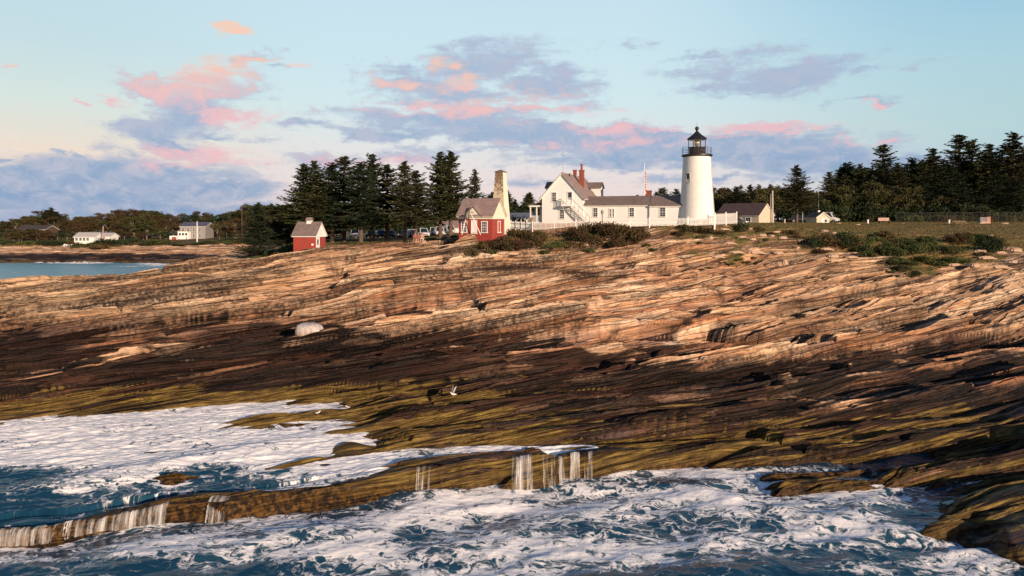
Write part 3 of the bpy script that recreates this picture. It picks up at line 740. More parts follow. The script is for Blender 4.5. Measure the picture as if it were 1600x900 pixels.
# the sheet of water ends at the ledge and at the shore
front = np.interp(Up, UC, NTAB[:, 4, 0]) + .02
front = front - .75 * fbm(Xp / 3.5, Xp * 0 + 3.3, 3, 77) - .10 * fbm(Xp / .8, Dp / 2, 2, 78)
film = np.interp(Dp - front, [.25, .75, 1.6], [-.15, .03, .10])
Zp = np.where(Dp < front + 1.6, np.minimum(Zp, Tz + film), Zp)
Zp = np.where(Dp < front - .3, -1.2, Zp)
right_end = np.clip(ss(Up, 640, 600) + ss(Dp, 39.6, 38.6) * ss(Up, 955, 930), 0, 1)
Zp = Zp - (1 - right_end) * .5
grid_mesh('wash_water', Xp, Dp, Zp, {'foam': np.clip(foamp, 0, 1.08)}, WATER, smooth=True)

# bay on the far left
usb = np.concatenate([np.linspace(-2600, -320, 40), np.arange(-300, 400, 4.0)])
dsb = np.concatenate([np.arange(84, 216, .8), np.arange(216, 232, .4)])
Ub, Db = np.meshgrid(usb, dsb)
Xb = px(Ub, Db)
Zb = .22 * fbm(Xb / 9, Db / 5, 4, 401) + .12 * ridged(Xb / 3, Db / 2, 2, 410)
shoref = gauss(Ub, Db, 130, 221, 55, 4) + .8 * gauss(Ub, Db, 245, 214, 30, 6) + .5 * gauss(Ub, Db, 60, 222, 60, 2) + .35 * gauss(Ub, Db, 200, 205, 90, 3)
Zb = Zb + shoref * .9 * np.abs(fbm(Xb / 2, Db / 2, 3, 420))
BAYF = water_material('bay_foam_water', (.06, .24, .33), True, .3)
grid_mesh('bay', Xb, Db, Zb, {'foam': np.clip(shoref * 1.5, 0, 1.6)}, BAYF, smooth=True)
# the open sea under and beyond it all
Xo, Yo = np.meshgrid(np.linspace(-9000, 9000, 40), np.linspace(-3000, 9000, 40))
grid_mesh('open_sea', Xo, Yo, np.full_like(Xo, -1.6), {}, SEAW)


# ================================================================== objects
class MB:
    """collects shapes into one mesh"""
    def __init__(self):
        self.v = []; self.f = []; self.mi = []

    def add(self, vs, fs, mi=0):
        o = len(self.v)
        self.v += [tuple(x) for x in vs]
        for f in fs:
            self.f.append([o + i for i in f]); self.mi.append(mi)
        return self

    def box(self, x0, x1, y0, y1, z0, z1, mi=0, bev=0.0):
        vs = [(x, y, z) for z in (z0, z1) for x, y in ((x0, y0), (x1, y0), (x1, y1), (x0, y1))]
        return self.add(vs, [(3, 2, 1, 0), (4, 5, 6, 7), (0, 1, 5, 4), (1, 2, 6, 5), (2, 3, 7, 6), (3, 0, 4, 7)], mi)

    def prism(self, prof, a0, a1, axis='x', mi=0):
        """profile of (p, z) extruded along x (p = y) or along y (p = x)"""
        n = len(prof)
        if axis == 'x': vs = [(a, p, z) for a in (a0, a1) for p, z in prof]
        elif axis == 'y': vs = [(p, a, z) for a in (a0, a1) for p, z in prof]
        else: vs = [(p, z, a) for a in (a0, a1) for p, z in prof]
        fs = [tuple(range(n))[::-1], tuple(range(n, 2 * n))] + [(i, (i + 1) % n, n + (i + 1) % n, n + i) for i in range(n)]
        return self.add(vs, fs, mi)

    def tube(self, p0, p1, r0, r1=None, n=8, mi=0):
        r1 = r0 if r1 is None else r1
        p0 = Vector(p0); p1 = Vector(p1)
        q = (p1 - p0).to_track_quat('Z', 'Y')
        vs = []
        for p, r in ((p0, r0), (p1, r1)):
            for k in range(n):
                a = 2 * math.pi * k / n
                vs.append(p + q @ Vector((math.cos(a) * r, math.sin(a) * r, 0)))
        fs = [(i, (i + 1) % n, n + (i + 1) % n, n + i) for i in range(n)] + [tuple(range(n))[::-1], tuple(range(n, 2 * n))]
        return self.add(vs, fs, mi)

    def lathe(self, prof, n=24, c=(0, 0, 0), mi=0, ph=0.0):
        vs = []; fs = []
        for r, z in prof:
            for k in range(n):
                a = 2 * math.pi * k / n + ph
                vs.append((c[0] + r * math.cos(a), c[1] + r * math.sin(a), c[2] + z))
        for j in range(len(prof) - 1):
            for i in range(n):
                fs.append((j * n + i, j * n + (i + 1) % n, (j + 1) * n + (i + 1) % n, (j + 1) * n + i))
        fs.append(tuple(range(n))[::-1]); fs.append(tuple((len(prof) - 1) * n + i for i in range(n)))
        return self.add(vs, fs, mi)

    def build(self, name, mat, parent=None, smooth=False, bevel=0.0):
        me = bpy.data.meshes.new(name)
        me.from_pydata(self.v, [], self.f)
        for m_ in (mat if isinstance(mat, (list, tuple)) else [mat]): me.materials.append(m_)
        if len(set(self.mi)) > 1: me.polygons.foreach_set('material_index', self.mi)
        bm = bmesh.new(); bm.from_mesh(me)
        bmesh.ops.recalc_face_normals(bm, faces=bm.faces)
        bm.to_mesh(me); bm.free()
        if smooth:
            me.polygons.foreach_set('use_smooth', [True] * len(me.polygons))
            me.set_sharp_from_angle(angle=R(38))
        ob = bpy.data.objects.new(name, me)
        COL.objects.link(ob)
        ob.parent = parent
        if bevel:
            b = ob.modifiers.new('bevel', 'BEVEL'); b.width = bevel; b.segments = 2; b.limit_method = 'ANGLE'
        return ob


def tag(o, label=None, cat=None, group=None, kind=None):
    if label: o['label'] = label
    if cat: o['category'] = cat
    if group: o['group'] = group
    if kind: o['kind'] = kind
    return o


def empty(name, loc, rz=0.0, label=None, cat=None, group=None):
    o = bpy.data.objects.new(name, None)
    COL.objects.link(o)
    o.empty_display_size = .3
    o.location = loc; o.rotation_euler = (0, 0, rz)
    return tag(o, label, cat, group)


def kids(o):
    return [c for c in bpy.data.objects if c.parent is o]


KIDS = {}


def dup(o, loc, rz=0.0, sc=1.0, label=None, group=None):
    """copy a thing with copies of its parts and their sub-parts"""
    if o.name not in KIDS:
        KIDS[o.name] = [(c, kids(c)) for c in kids(o)]
    c = o.copy(); COL.objects.link(c)
    for ch, subs in KIDS[o.name]:
        d = ch.copy(); COL.objects.link(d); d.parent = c
        for s_ in subs:
            e = s_.copy(); COL.objects.link(e); e.parent = d
    place(c, loc, rz, sc, label, group)
    return c


def place(c, loc, rz=0.0, sc=1.0, label=None, group=None):
    c.location = loc; c.rotation_euler = (0, 0, rz)
    c.scale = (sc, sc, sc) if isinstance(sc, (int, float)) else sc
    if label: c['label'] = label
    if group: c['group'] = group


def recolor(o, old, new):
    """give one copy another paint, leaving the shared mesh alone"""
    for ch in [o] + kids(o) + [s_ for k in kids(o) for s_ in kids(k)]:
        for sl in getattr(ch, 'material_slots', []):
            if sl.material == old:
                sl.link = 'OBJECT'; sl.material = new


VR = VROW
DGRID = D


def hit(u, v):
    """where the ray through photo pixel (u, v) first meets the rock"""
    j = int(np.clip(np.searchsorted(us, u), 0, len(us) - 1))
    col = VR[:, j]
    k = np.nonzero((col <= v) & (DGRID[:, j] > 25))[0]
    i = int(k[0]) if len(k) else len(ts) - 1
    D_ = float(DGRID[i, j])
    return Vector((px(u, D_), D_, float(ZG[i, j])))


def at(u, D_, dz=0.0):
    x = px(u, D_)
    return Vector((x, D_, height_at(x, D_) + dz))


# ------------------------------------------------------------------ materials
def simple(name, col, rough=.7, var=0.0, scale=3.0, metal=0.0, spec=.4, bump=0.0, rnd=0.0, stretch=(1, 1, 1), col2=None, lo=.4, hi=.65):
    m_, n = new_mat(name)
    tc = n.node('ShaderNodeTexCoord').outputs['Object']
    c = (*col, 1)
    nz = None
    if var or bump or col2:
        nz = n.noise(n.mapping(tc, sc=stretch), scale, 5, .62)
    if col2:
        c = n.mix(n.rng(nz, lo, hi), col, col2)
    if var:
        k = n.rng(nz, .3, .7, 1 - var, 1 + var * .6)
        c = n.node('ShaderNodeVectorMath', {0: c if not isinstance(c, tuple) else c[:3], 1: n.node('ShaderNodeCombineXYZ', {0: k, 1: k, 2: k}).outputs[0]}, operation='MULTIPLY').outputs[0]
    if rnd:
        oi = n.node('ShaderNodeObjectInfo').outputs['Random']
        hs = n.node('ShaderNodeHueSaturation', {'Hue': n.rng(oi, 0, 1, .5 - .05 * rnd, .5 + .05 * rnd, False), 'Value': n.rng(n.m('FRACT', n.m('MULTIPLY', oi, 7.3)), 0, 1, 1 - .45 * rnd, 1 + .45 * rnd, False), 'Color': c})
        c = hs.outputs[0]
    ins = {'Base Color': c, 'Roughness': rough, 'Metallic': metal, 'Specular IOR Level': spec}
    if bump:
        ins['Normal'] = n.node('ShaderNodeBump', {'Strength': bump, 'Distance': .05, 'Height': nz})
    finish(n, n.node('ShaderNodeBsdfPrincipled', ins))
    return m_


def bricks(name, c1, c2, mortar, sx_=.22, sy_=.075, bump=.5):
    m_, n = new_mat(name)
    tc = n.node('ShaderNodeTexCoord').outputs['Object']
    sp = n.node('ShaderNodeSeparateXYZ', {0: tc}).outputs
    v = n.node('ShaderNodeCombineXYZ', {0: n.m('ADD', sp[0], sp[1]), 1: sp[2], 2: 0.0}).outputs[0]
    b = n.node('ShaderNodeTexBrick', {'Vector': v, 'Color1': c1, 'Color2': c2, 'Mortar': mortar, 'Scale': 1.0, 'Mortar Size': .008, 'Brick Width': sx_, 'Row Height': sy_})
    nz = n.noise(tc, 1.5, 5, .6)
    c = n.mix(n.rng(nz, .45, .75, 0, .45), b.outputs[0], tuple(x * .7 for x in c1))
    bp = n.node('ShaderNodeBump', {'Strength': bump, 'Distance': .02, 'Height': b.outputs[1]})
    bp.invert = True
    finish(n, n.node('ShaderNodeBsdfPrincipled', {'Base Color': c, 'Roughness': .85, 'Normal': bp, 'Specular IOR Level': .2}))
    return m_


def shingles(name, c1, c2, row=.16, wid=.2):
    m_, n = new_mat(name)
    tc = n.node('ShaderNodeTexCoord').outputs['Object']
    sp = n.node('ShaderNodeSeparateXYZ', {0: tc}).outputs
    v = n.node('ShaderNodeCombineXYZ', {0: n.m('ADD', sp[0], n.m('MULTIPLY', sp[1], .35)), 1: sp[2], 2: 0.0}).outputs[0]
    b = n.node('ShaderNodeTexBrick', {'Vector': v, 'Color1': c1, 'Color2': c2, 'Mortar': tuple(x * .45 for x in c1), 'Scale': 1.0, 'Mortar Size': .012, 'Brick Width': wid, 'Row Height': row})
    nz = n.noise(n.mapping(tc, sc=(1, 1, .5)), 1.6, 6, .65)
    c = n.mix(n.rng(nz, .4, .7, 0, .5), b.outputs[0], tuple(x * .62 for x in c2))
    bp = n.node('ShaderNodeBump', {'Strength': .5, 'Distance': .03, 'Height': b.outputs[1]})
    bp.invert = True
    finish(n, n.node('ShaderNodeBsdfPrincipled', {'Base Color': c, 'Roughness': .9, 'Normal': bp, 'Specular IOR Level': .2}))
    return m_


def clapboard(name, col, step=.13):
    m_, n = new_mat(name)
    tc = n.node('ShaderNodeTexCoord').outputs['Object']
    sp = n.node('ShaderNodeSeparateXYZ', {0: tc}).outputs
    h = n.m('FRACT', n.m('DIVIDE', sp[2], step))
    nz = n.noise(n.mapping(tc, sc=(1, 1, 3)), 1.2, 5, .6)
    c = n.mix(n.rng(nz, .45, .75, 0, .25), col, tuple(x * .78 for x in col))
    bp = n.node('ShaderNodeBump', {'Strength': .35, 'Distance': .02, 'Height': h})
    finish(n, n.node('ShaderNodeBsdfPrincipled', {'Base Color': c, 'Roughness': .6, 'Normal': bp, 'Specular IOR Level': .3}))
    return m_


def glass_mat(name, col=(.02, .03, .045)):
    m_, n = new_mat(name)
    nz = n.noise(n.node('ShaderNodeTexCoord').outputs['Object'], 2.5, 2, .5)
    finish(n, n.node('ShaderNodeBsdfPrincipled', {'Base Color': col, 'Roughness': .06, 'IOR': 1.5, 'Normal': n.node('ShaderNodeBump', {'Strength': .06, 'Distance': .05, 'Height': nz})}))
    return m_


WHITE = clapboard('white_clapboard', (.80, .79, .77))
TRIMW = simple('white_trim_paint', (.80, .79, .76), .55, .08)
CREAM = simple('cream_painted_boards', (.74, .68, .56), .65, .10, 4, stretch=(1, 1, 4))
FENCEW = simple('white_fence_paint', (.78, .76, .72), .6, .15, 6)
REDB = bricks('red_brick', (.40, .065, .052), (.32, .048, .040), (.26, .08, .065))
CHIMB = bricks('chimney_brick', (.33, .09, .055), (.25, .06, .04), (.25, .12, .09))
ROOFP = shingles('weathered_cedar_shingles', (.37, .27, .25), (.29, .21, .20))
ROOFG = shingles('grey_brown_shingles', (.27, .21, .19), (.20, .16, .15))
ROOFD = shingles('dark_brown_roofing', (.13, .085, .085), (.10, .07, .07), .12)
ROOFB = shingles('blue_grey_roofing', (.16, .19, .25), (.12, .14, .19))
ROOFW = simple('pale_grey_roofing', (.48, .47, .46), .8, .12, 2)
ROOFR = shingles('red_brown_roofing', (.22, .085, .06), (.17, .07, .05))
GLASS = glass_mat('window_glass')
IRON = simple('black_painted_iron', (.018, .017, .018), .42, .2, 4, spec=.5)
RUSTI = simple('black_lantern_panels', (.022, .018, .018), .35, .2, 5, col2=(.07, .03, .022), lo=.5, hi=.75)
WOODG = simple('weathered_grey_wood', (.33, .28, .23), .85, .25, 4, stretch=(3, 3, .4), bump=.3)
WOODB = simple('dark_stained_wood', (.10, .06, .04), .8, .2, 4, stretch=(3, 3, .4))
STONE = bricks('rubble_stone', (.30, .22, .17), (.20, .15, .12), (.14, .11, .09), .3, .18)
SHGREY = shingles('grey_wall_shingles', (.36, .34, .34), (.30, .285, .285), .16, .14)
BEIGE = clapboard('beige_clapboard', (.58, .49, .38), .15)
PALEW = clapboard('pale_grey_clapboard', (.52, .53, .55), .15)
BARK = simple('spruce_bark', (.12, .085, .065), .95, .35, 6, stretch=(2, 2, .3), bump=.5)
BARKG = simple('grey_bark', (.22, .19, .16), .95, .35, 5, stretch=(2, 2, .3), bump=.5)
SPRUCE = simple('spruce_needles', (.040, .050, .018), .85, .35, 1.1, spec=.15, rnd=.5, col2=(.075, .066, .026), lo=.48, hi=.72)
SPRUCED = simple('dark_spruce_needles', (.022, .034, .017), .88, .35, 1.1, spec=.12, rnd=.5)
LEAFG = simple('olive_green_leaves', (.060, .070, .020), .8, .4, .9, spec=.2, rnd=.6, col2=(.085, .062, .024))
LEAFB = simple('russet_brown_leaves', (.080, .048, .024), .85, .4, .9, spec=.15, rnd=.6, col2=(.055, .05, .02))
LEAFD = simple('dark_green_leaves', (.030, .045, .016), .8, .4, .9, spec=.2, rnd=.5)
SHRUBG = simple('green_shrub_leaves', (.048, .085, .024), .8, .4, 1.6, spec=.2, rnd=.5, col2=(.10, .09, .03))
SHRUBR = simple('russet_shrub_leaves', (.085, .044, .027), .85, .4, 1.6, spec=.15, rnd=.4, col2=(.060, .060, .020), lo=.42, hi=.6)
SHRUBO = simple('olive_shrub_leaves', (.085, .070, .028), .85, .4, 1.6, spec=.15, rnd=.4, col2=(.13, .09, .04))
GRASSM = simple('dry_grass_blades', (.19, .14, .055), .9, .3, .35, spec=.1, col2=(.075, .085, .026), lo=.46, hi=.6)


# ------------------------------------------------------------------ building helpers
def gable(root, x0, x1, y0, y1, zb, ze, zr, ridge, wallm, roofm, trimm=None, over=.28, rt=.09, tt=.13):
    """walls with two gables, white trim slab and roof; ridge runs along 'x' or 'y'"""
    p0, p1 = (y0, y1) if ridge == 'x' else (x0, x1)
    a0, a1 = (x0, x1) if ridge == 'x' else (y0, y1)
    pm = (p0 + p1) / 2
    w_ = MB().prism([(p0, zb), (p1, zb), (p1, ze), (pm, zr), (p0, ze)], a0, a1, ridge).build('wall', wallm, root)
    sl = (zr - ze) / (pm - p0)

    def slab(o, lift, th):
        e0 = (p0 - o, ze - sl * o + lift); rg = (pm, zr + lift); e1 = (p1 + o, ze - sl * o + lift)
        return [e0, rg, e1, (e1[0], e1[1] + th), (rg[0], rg[1] + th), (e0[0], e0[1] + th)]
    if trimm:
        MB().prism(slab(over - .04, .006, tt), a0 - over + .04, a1 + over - .04, ridge).build('trim', trimm, root)
    lift = tt + .009 if trimm else .006
    r_ = MB().prism(slab(over, lift, rt), a0 - over, a1 + over, ridge).build('roof', roofm, root)
    return w_, r_


def window(root, cx, cy, cz, w_, h_, face, nx=2, ny=4, name='window', frame=TRIMW, glass=GLASS, shut=False):
    """sash window set on a wall; face is the local outward direction: '-y', '+x', '-x'"""
    def B(mb, a0, a1, z0, z1, d0, d1):
        if face == '-y': mb.box(cx + a0, cx + a1, cy - d1, cy - d0, cz + z0, cz + z1)
        elif face == '+x': mb.box(cx + d0, cx + d1, cy + a0, cy + a1, cz + z0, cz + z1)
        else: mb.box(cx - d1, cx - d0, cy + a0, cy + a1, cz + z0, cz + z1)
    f = MB(); t = .09
    B(f, -w_ / 2 - t, -w_ / 2, -h_ / 2, h_ / 2, -.03, .06)
    B(f, w_ / 2, w_ / 2 + t, -h_ / 2, h_ / 2, -.03, .06)
    B(f, -w_ / 2 - t - .02, w_ / 2 + t + .02, h_ / 2, h_ / 2 + t, -.03, .075)
    B(f, -w_ / 2 - t - .05, w_ / 2 + t + .05, -h_ / 2 - .08, -h_ / 2, -.03, .11)
    for i in range(1, nx): B(f, -w_ / 2 + w_ * i / nx - .013, -w_ / 2 + w_ * i / nx + .013, -h_ / 2, h_ / 2, 0, .032)
    for i in range(1, ny):
        q = .028 if i * 2 == ny else .013
        B(f, -w_ / 2, w_ / 2, -h_ / 2 + h_ * i / ny - q, -h_ / 2 + h_ * i / ny + q, 0, .036)
    o = f.build(name, frame, root)
    g = MB(); B(g, -w_ / 2, w_ / 2, -h_ / 2, h_ / 2, -.02, .018)
    g.build('pane', glass, o)
    return o


# ------------------------------------------------------------------ the lighthouse
def whitewash():
    m_, n = new_mat('whitewashed_rubble')
    tc = n.node('ShaderNodeTexCoord').outputs['Object']
    vo = n.node('ShaderNodeTexVoronoi', {'Vector': n.mapping(tc, sc=(1, 1, 1.6)), 'Scale': 2.6}, feature='DISTANCE_TO_EDGE').outputs[0]
    nz = n.noise(tc, 1.1, 5, .6)
    nf = n.noise(n.mapping(tc, sc=(1, 1, .25)), 3.5, 4, .6)
    c = n.mix(n.rng(nz, .45, .75, 0, .5), (.80, .785, .75), (.68, .65, .60))
    c = n.mix(n.rng(nf, .62, .8, 0, .35), c, (.55, .50, .44))
    h = n.m('ADD', n.rng(vo, 0, .12), n.m('MULTIPLY', nz, .6))
    finish(n, n.node('ShaderNodeBsdfPrincipled', {'Base Color': c, 'Roughness': .75, 'Normal': n.node('ShaderNodeBump', {'Strength': .28, 'Distance': .05, 'Height': h}), 'Specular IOR Level': .25}))
    return m_


LD = 87.0
LX = px(1089, LD)
lh = empty('lighthouse', (LX, LD, 13.0), 0, 'white conical stone lighthouse tower with black lantern room and gallery', 'lighthouse')
tw = MB().lathe([(2.32, -.6), (2.32, .0), (2.26, .25), (2.13, 2.0), (1.98, 4.2), (1.84, 6.6), (1.745, 8.6), (1.70, 8.86)], 64).build('tower', whitewash(), lh, True)
MB().lathe([(1.70, 8.78), (1.80, 8.86), (1.88, 8.92), (1.93, 8.95), (1.93, 9.08), (1.86, 9.12), (1.2, 9.13)], 48).build('gallery', IRON, lh, True)
rail = MB()
for zz in (9.55, 9.95): 
    for k in range(40):
        a, b = 2 * math.pi * k / 40, 2 * math.pi * (k + 1) / 40
        rail.tube((1.85 * math.cos(a), 1.85 * math.sin(a), zz), (1.85 * math.cos(b), 1.85 * math.sin(b), zz), .018, n=5)
for k in range(10):
    a = 2 * math.pi * (k + .25) / 10
    rail.tube((1.85 * math.cos(a), 1.85 * math.sin(a), 9.08), (1.85 * math.cos(a), 1.85 * math.sin(a), 10.0), .026, n=6)
rail.build('railing', IRON, lh)
PH = R(9)
lr = MB().lathe([(1.20, 9.09), (1.20, 9.2), (1.15, 9.22), (1.15, 9.98), (1.2, 10.0), (1.2, 10.06), (1.1, 10.07)], 8, ph=PH).build('lantern_room', RUSTI, lh)
mul = MB()
for k in range(8):
    a = 2 * math.pi * k / 8 + PH
    mul.tube((1.13 * math.cos(a), 1.13 * math.sin(a), 10.05), (1.13 * math.cos(a), 1.13 * math.sin(a), 11.12), .035, n=6)
    a2 = a + math.pi / 4
    mul.tube((1.12 * math.cos(a), 1.12 * math.sin(a), 11.06), (1.12 * math.cos(a2), 1.12 * math.sin(a2), 11.06), .05, n=6)
mul.build('glazing_bars', IRON, lr)
mg, n = new_mat('lantern_glass')
finish(n, n.node('ShaderNodeMixShader', {0: .10, 1: n.node('ShaderNodeBsdfTransparent', {0: (.93, .95, .94, 1)}), 2: n.node('ShaderNodeBsdfGlossy', {'Roughness': .03})}))
gl = MB()
for k in range(8):
    a = 2 * math.pi * k / 8 + PH; b = a + math.pi / 4
    p0 = Vector((1.13 * math.cos(a), 1.13 * math.sin(a), 0)); p1 = Vector((1.13 * math.cos(b), 1.13 * math.sin(b), 0))
    d = (p1 - p0) * .03
    gl.add([p0 + d + Vector((0, 0, 10.08)), p1 - d + Vector((0, 0, 10.08)), p1 - d + Vector((0, 0, 11.02)), p0 + d + Vector((0, 0, 11.02))], [(0, 1, 2, 3)])
gl.build('glazing', mg, lr)
ml, n = new_mat('fresnel_lens')
tz = n.node('ShaderNodeSeparateXYZ', {0: n.node('ShaderNodeTexCoord').outputs['Object']}).outputs[2]
finish(n, n.node('ShaderNodeBsdfPrincipled', {'Base Color': n.mix(n.rng(n.m('SINE', n.m('MULTIPLY', tz, 60.0)), -.5, .5), (.62, .50, .25), (.30, .27, .16)), 'Roughness': .15, 'Metallic': .5}))
MB().lathe([(.12, 10.02), (.12, 10.2), (.26, 10.3), (.33, 10.5), (.33, 10.68), (.27, 10.86), (.12, 11.0), (.03, 11.03)], 24).build('lens', ml, lr, True)
rf = MB().lathe([(1.0, 11.06), (1.30, 11.08), (1.31, 11.14), (1.05, 11.32), (.72, 11.56), (.42, 11.82), (.20, 12.06), (.13, 12.12)], 8, ph=PH).build('roof', IRON, lh)
MB().lathe([(.13, 12.1), (.11, 12.2), (.15, 12.24), (.24, 12.36), (.26, 12.47), (.22, 12.6), (.12, 12.68), (.05, 12.72)], 20).tube((0, 0, 12.7), (0, 0, 13.3), .02, .008, 6).build('vent_ball', IRON, rf, True)
# small stair window turned towards the house, and the lightning cable
wa_ = R(-90 - 50)
wz = 6.05
rr = 2.32 - (2.32 - 1.70) * wz / 8.86 * 1.0
wo = MB(); 
wo.box(-.30, .30, -.06, .10, -.62, -.52); wo.box(-.30, -.22, -.06, .06, -.52, .55); wo.box(.22, .30, -.06, .06, -.52, .55); wo.box(-.30, .30, -.06, .08, .55, .63); wo.box(-.22, .22, -.0, .03, -.02, .02); wo.box(-.015, .015, 0, .03, -.52, .55)
wn_ = wo.build('window', simple('grey_stone_surround', (.42, .40, .38), .8, .2), lh)
pn_ = MB().box(-.22, .22, -.03, .012, -.52, .55).build('pane', GLASS, wn_)
wn_.location = (rr * math.cos(wa_) * .985, rr * math.sin(wa_) * .985, wz)
wn_.rotation_euler = (R(-4), 0, wa_ - R(90))
cb = MB()
ca = R(-90 + 58)
pr = [(2.28, .2), (2.15, 2.0), (2.0, 4.2), (1.86, 6.6), (1.76, 8.8)]
for (r0, z0), (r1, z1) in zip(pr[:-1], pr[1:]):
    cb.tube((r0 * math.cos(ca), r0 * math.sin(ca), z0), (r1 * math.cos(ca), r1 * math.sin(ca), z1), .022, n=5)
cb.build('lightning_cable', simple('copper_cable', (.16, .12, .09), .6), lh)

# ------------------------------------------------------------------ the keeper's house
KR = R(-20)
kh = empty('keepers_house', (px(911, 91), 91, 13.2), KR, "white clapboard keeper's house with outside stair, porch and long low wing", 'house')
W0 = -5.72
gable(kh, W0, 0, 0, 12, -.5, 3.62, 6.80, 'y', WHITE, ROOFP, TRIMW, .34)
MB().box(W0 - .03, .03, -.03, 12.03, -.55, .22).build('foundation', CHIMB, kh)
# wings towards the tower
def wing(x0, x1, y0, y1, ze, zr, over):
    ym = (y0 + y1) / 2
    w_ = MB().prism([(y0, -.6), (y1, -.6), (y1, ze), (ym, zr), (y0, ze)], x0, x1, 'x').build('wing_wall', WHITE, kh)
    sl = (zr - ze) / (ym - y0)
    def slab(o, lift, th):
        return [(y0 - o, ze - sl * o + lift), (ym, zr + lift), (y1 + o, ze - sl * o + lift), (y1 + o, ze - sl * o + lift + th), (ym, zr + lift + th), (y0 - o, ze - sl * o + lift + th)]
    MB().prism(slab(.16, .006, .12), x0 + .005, x1 + over - .03, 'x').build('trim', TRIMW, kh)
    MB().prism(slab(.20, .13, .09), x0 + .004, x1 + over, 'x').build('wing_roof', ROOFG, kh)
wing(0.0, 8.75, .25, 4.75, 2.48, 3.62, .06)
wing(8.76, 12.9, .02, 4.4, 2.36, 3.58, .0)
for x, w_, yy, nx, ny, hh_ in ((1.62, .56, .25, 2, 4, 1.15), (6.45, .56, .25, 2, 4, 1.12), (10.45, .66, .02, 2, 4, 1.15)):
    window(kh, x, yy, 1.62, w_, hh_, '-y', nx, ny)
window(kh, 3.62, .25, 1.55, .16, 1.02, '-y', 1, 2, frame=TRIMW); window(kh, 4.02, .25, 1.55, .16, 1.02, '-y', 1, 2)
# gable end
window(kh, W0 + 1.72, 0, 3.72, .55, 1.18, '-y', 2, 4)
window(kh, W0 + 2.82, 0, 1.40, .58, 1.18, '-y', 2, 4)
dr = MB(); dx0 = W0 + 3.92
dr.box(dx0 - .36, dx0 - .27, -.07, .02, 2.72, 4.35); dr.box(dx0 + .27, dx0 + .36, -.07, .02, 2.72, 4.35); dr.box(dx0 - .38, dx0 + .38, -.08, .02, 4.35, 4.45); dr.box(dx0 - .27, dx0 + .27, -.035, .02, 2.72, 3.35)
do_ = dr.build('door', TRIMW, kh)
MB().box(dx0 - .24, dx0 + .24, -.045, .01, 3.36, 4.3).build('pane', GLASS, do_)
# balcony and outside stair
bal = MB()
bal.box(dx0 - .95, dx0 + .42, -1.0, -.01, 2.52, 2.66); bal.box(dx0 - .98, dx0 + .45, -1.03, -.98, 2.44, 2.68)
for xx in np.linspace(dx0 - .92, dx0 + .38, 9): bal.box(xx - .018, xx + .018, -1.0, -.965, 2.66, 3.5)
for yy in np.linspace(-.85, -.15, 5): bal.box(dx0 - .94, dx0 - .905, yy - .018, yy + .018, 2.66, 3.5)
bal.box(dx0 - .97, dx0 + .42, -1.02, -.94, 3.5, 3.56); bal.box(dx0 - .96, dx0 - .89, -.98, -.02, 3.5, 3.56)
bal.tube((dx0 - .8, -.95, 2.5), (dx0 - .8, -.02, 1.75), .04, n=6); bal.tube((dx0 + .3, -.95, 2.5), (dx0 + .3, -.02, 1.75), .04, n=6)
bal.build('balcony', TRIMW, kh)
stp = MB(); xs0, xs1, zs0, zs1 = dx0 + .42, dx0 + 2.95, 2.62, .12
for yy in (-1.0, -.16):
    stp.prism([(xs0, zs0 - .30), (xs1, zs1 - .30), (xs1, zs1), (xs0, zs0)], yy, yy + .05, 'y')
for k in range(13):
    t = (k + .5) / 13
    stp.box(xs0 + (xs1 - xs0) * t - .12, xs0 + (xs1 - xs0) * t + .12, -.95, -.16, zs0 + (zs1 - zs0) * t - .06, zs0 + (zs1 - zs0) * t - .02)
stp.build('stair', TRIMW, kh)
hr_ = MB().tube((xs0, -.98, zs0 + .88), (xs1, -.98, zs1 + .88), .035, n=6)
for k in range(6):
    t = k / 5
    hr_.tube((xs0 + (xs1 - xs0) * t, -.98, zs0 + (zs1 - zs0) * t), (xs0 + (xs1 - xs0) * t, -.98, zs0 + (zs1 - zs0) * t + .88), .028, n=6)
hr_.build('stair_rail', WOODG, kh)
# dormers
def dormer(name, x0, x1, y0, y1, zb, ze, zr, face):
    ym = (y0 + y1) / 2
    o = MB().prism([(y0, zb), (y1, zb), (y1, ze), (ym, zr), (y0, ze)], x0, x1, 'x').build(name, WHITE, kh)
    sl = (zr - ze) / (ym - y0); ov = .16
    MB().prism([(y0 - ov, ze - sl * ov + .006), (ym, zr + .006), (y1 + ov, ze - sl * ov + .006), (y1 + ov, ze - sl * ov + .13), (ym, zr + .13), (y0 - ov, ze - sl * ov + .13)], x0 - (ov if face == '-x' else -.01), x1 + (ov if face == '+x' else -.01), 'x').build('roof', ROOFG, o)
    window(o, x1 if face == '+x' else x0, ym, (zb * .35 + ze * .65), .6, .9, face, 2, 2)
dormer('dormer', -2.2, .35, 9.0, 10.9, 3.9, 5.35, 6.05, '+x')
dormer('dormer', W0 - .15, W0 + 2.2, 2.3, 4.2, 3.9, 5.1, 5.85, '-x')
sky_ = MB().prism([(-1.35, 5.28), (-.62, 4.47), (-.55, 4.54), (-1.28, 5.35)], 8.0, 8.9, 'y').build('skylight', GLASS, kh)
def chimney(x, y, w_, z0, z1, pot=None):
    c = MB().box(x - w_ / 2, x + w_ / 2, y - w_ / 2, y + w_ / 2, z0, z1 - .18).box(x - w_ / 2 - .05, x + w_ / 2 + .05, y - w_ / 2 - .05, y + w_ / 2 + .05, z1 - .179, z1)
    o = c.build('chimney', CHIMB, kh)
    if pot:
        MB().lathe([(.16, 0), (.16, pot * .5), (.13, pot * .55), (.13, pot * .75), (.2, pot * .8), (.2, pot * .98), (.1, pot)], 14, (x, y, z1 + .001)).build('chimney_pot', CHIMB, o)
chimney(-1.45, 5.0, .62, 4.2, 7.65, .85)
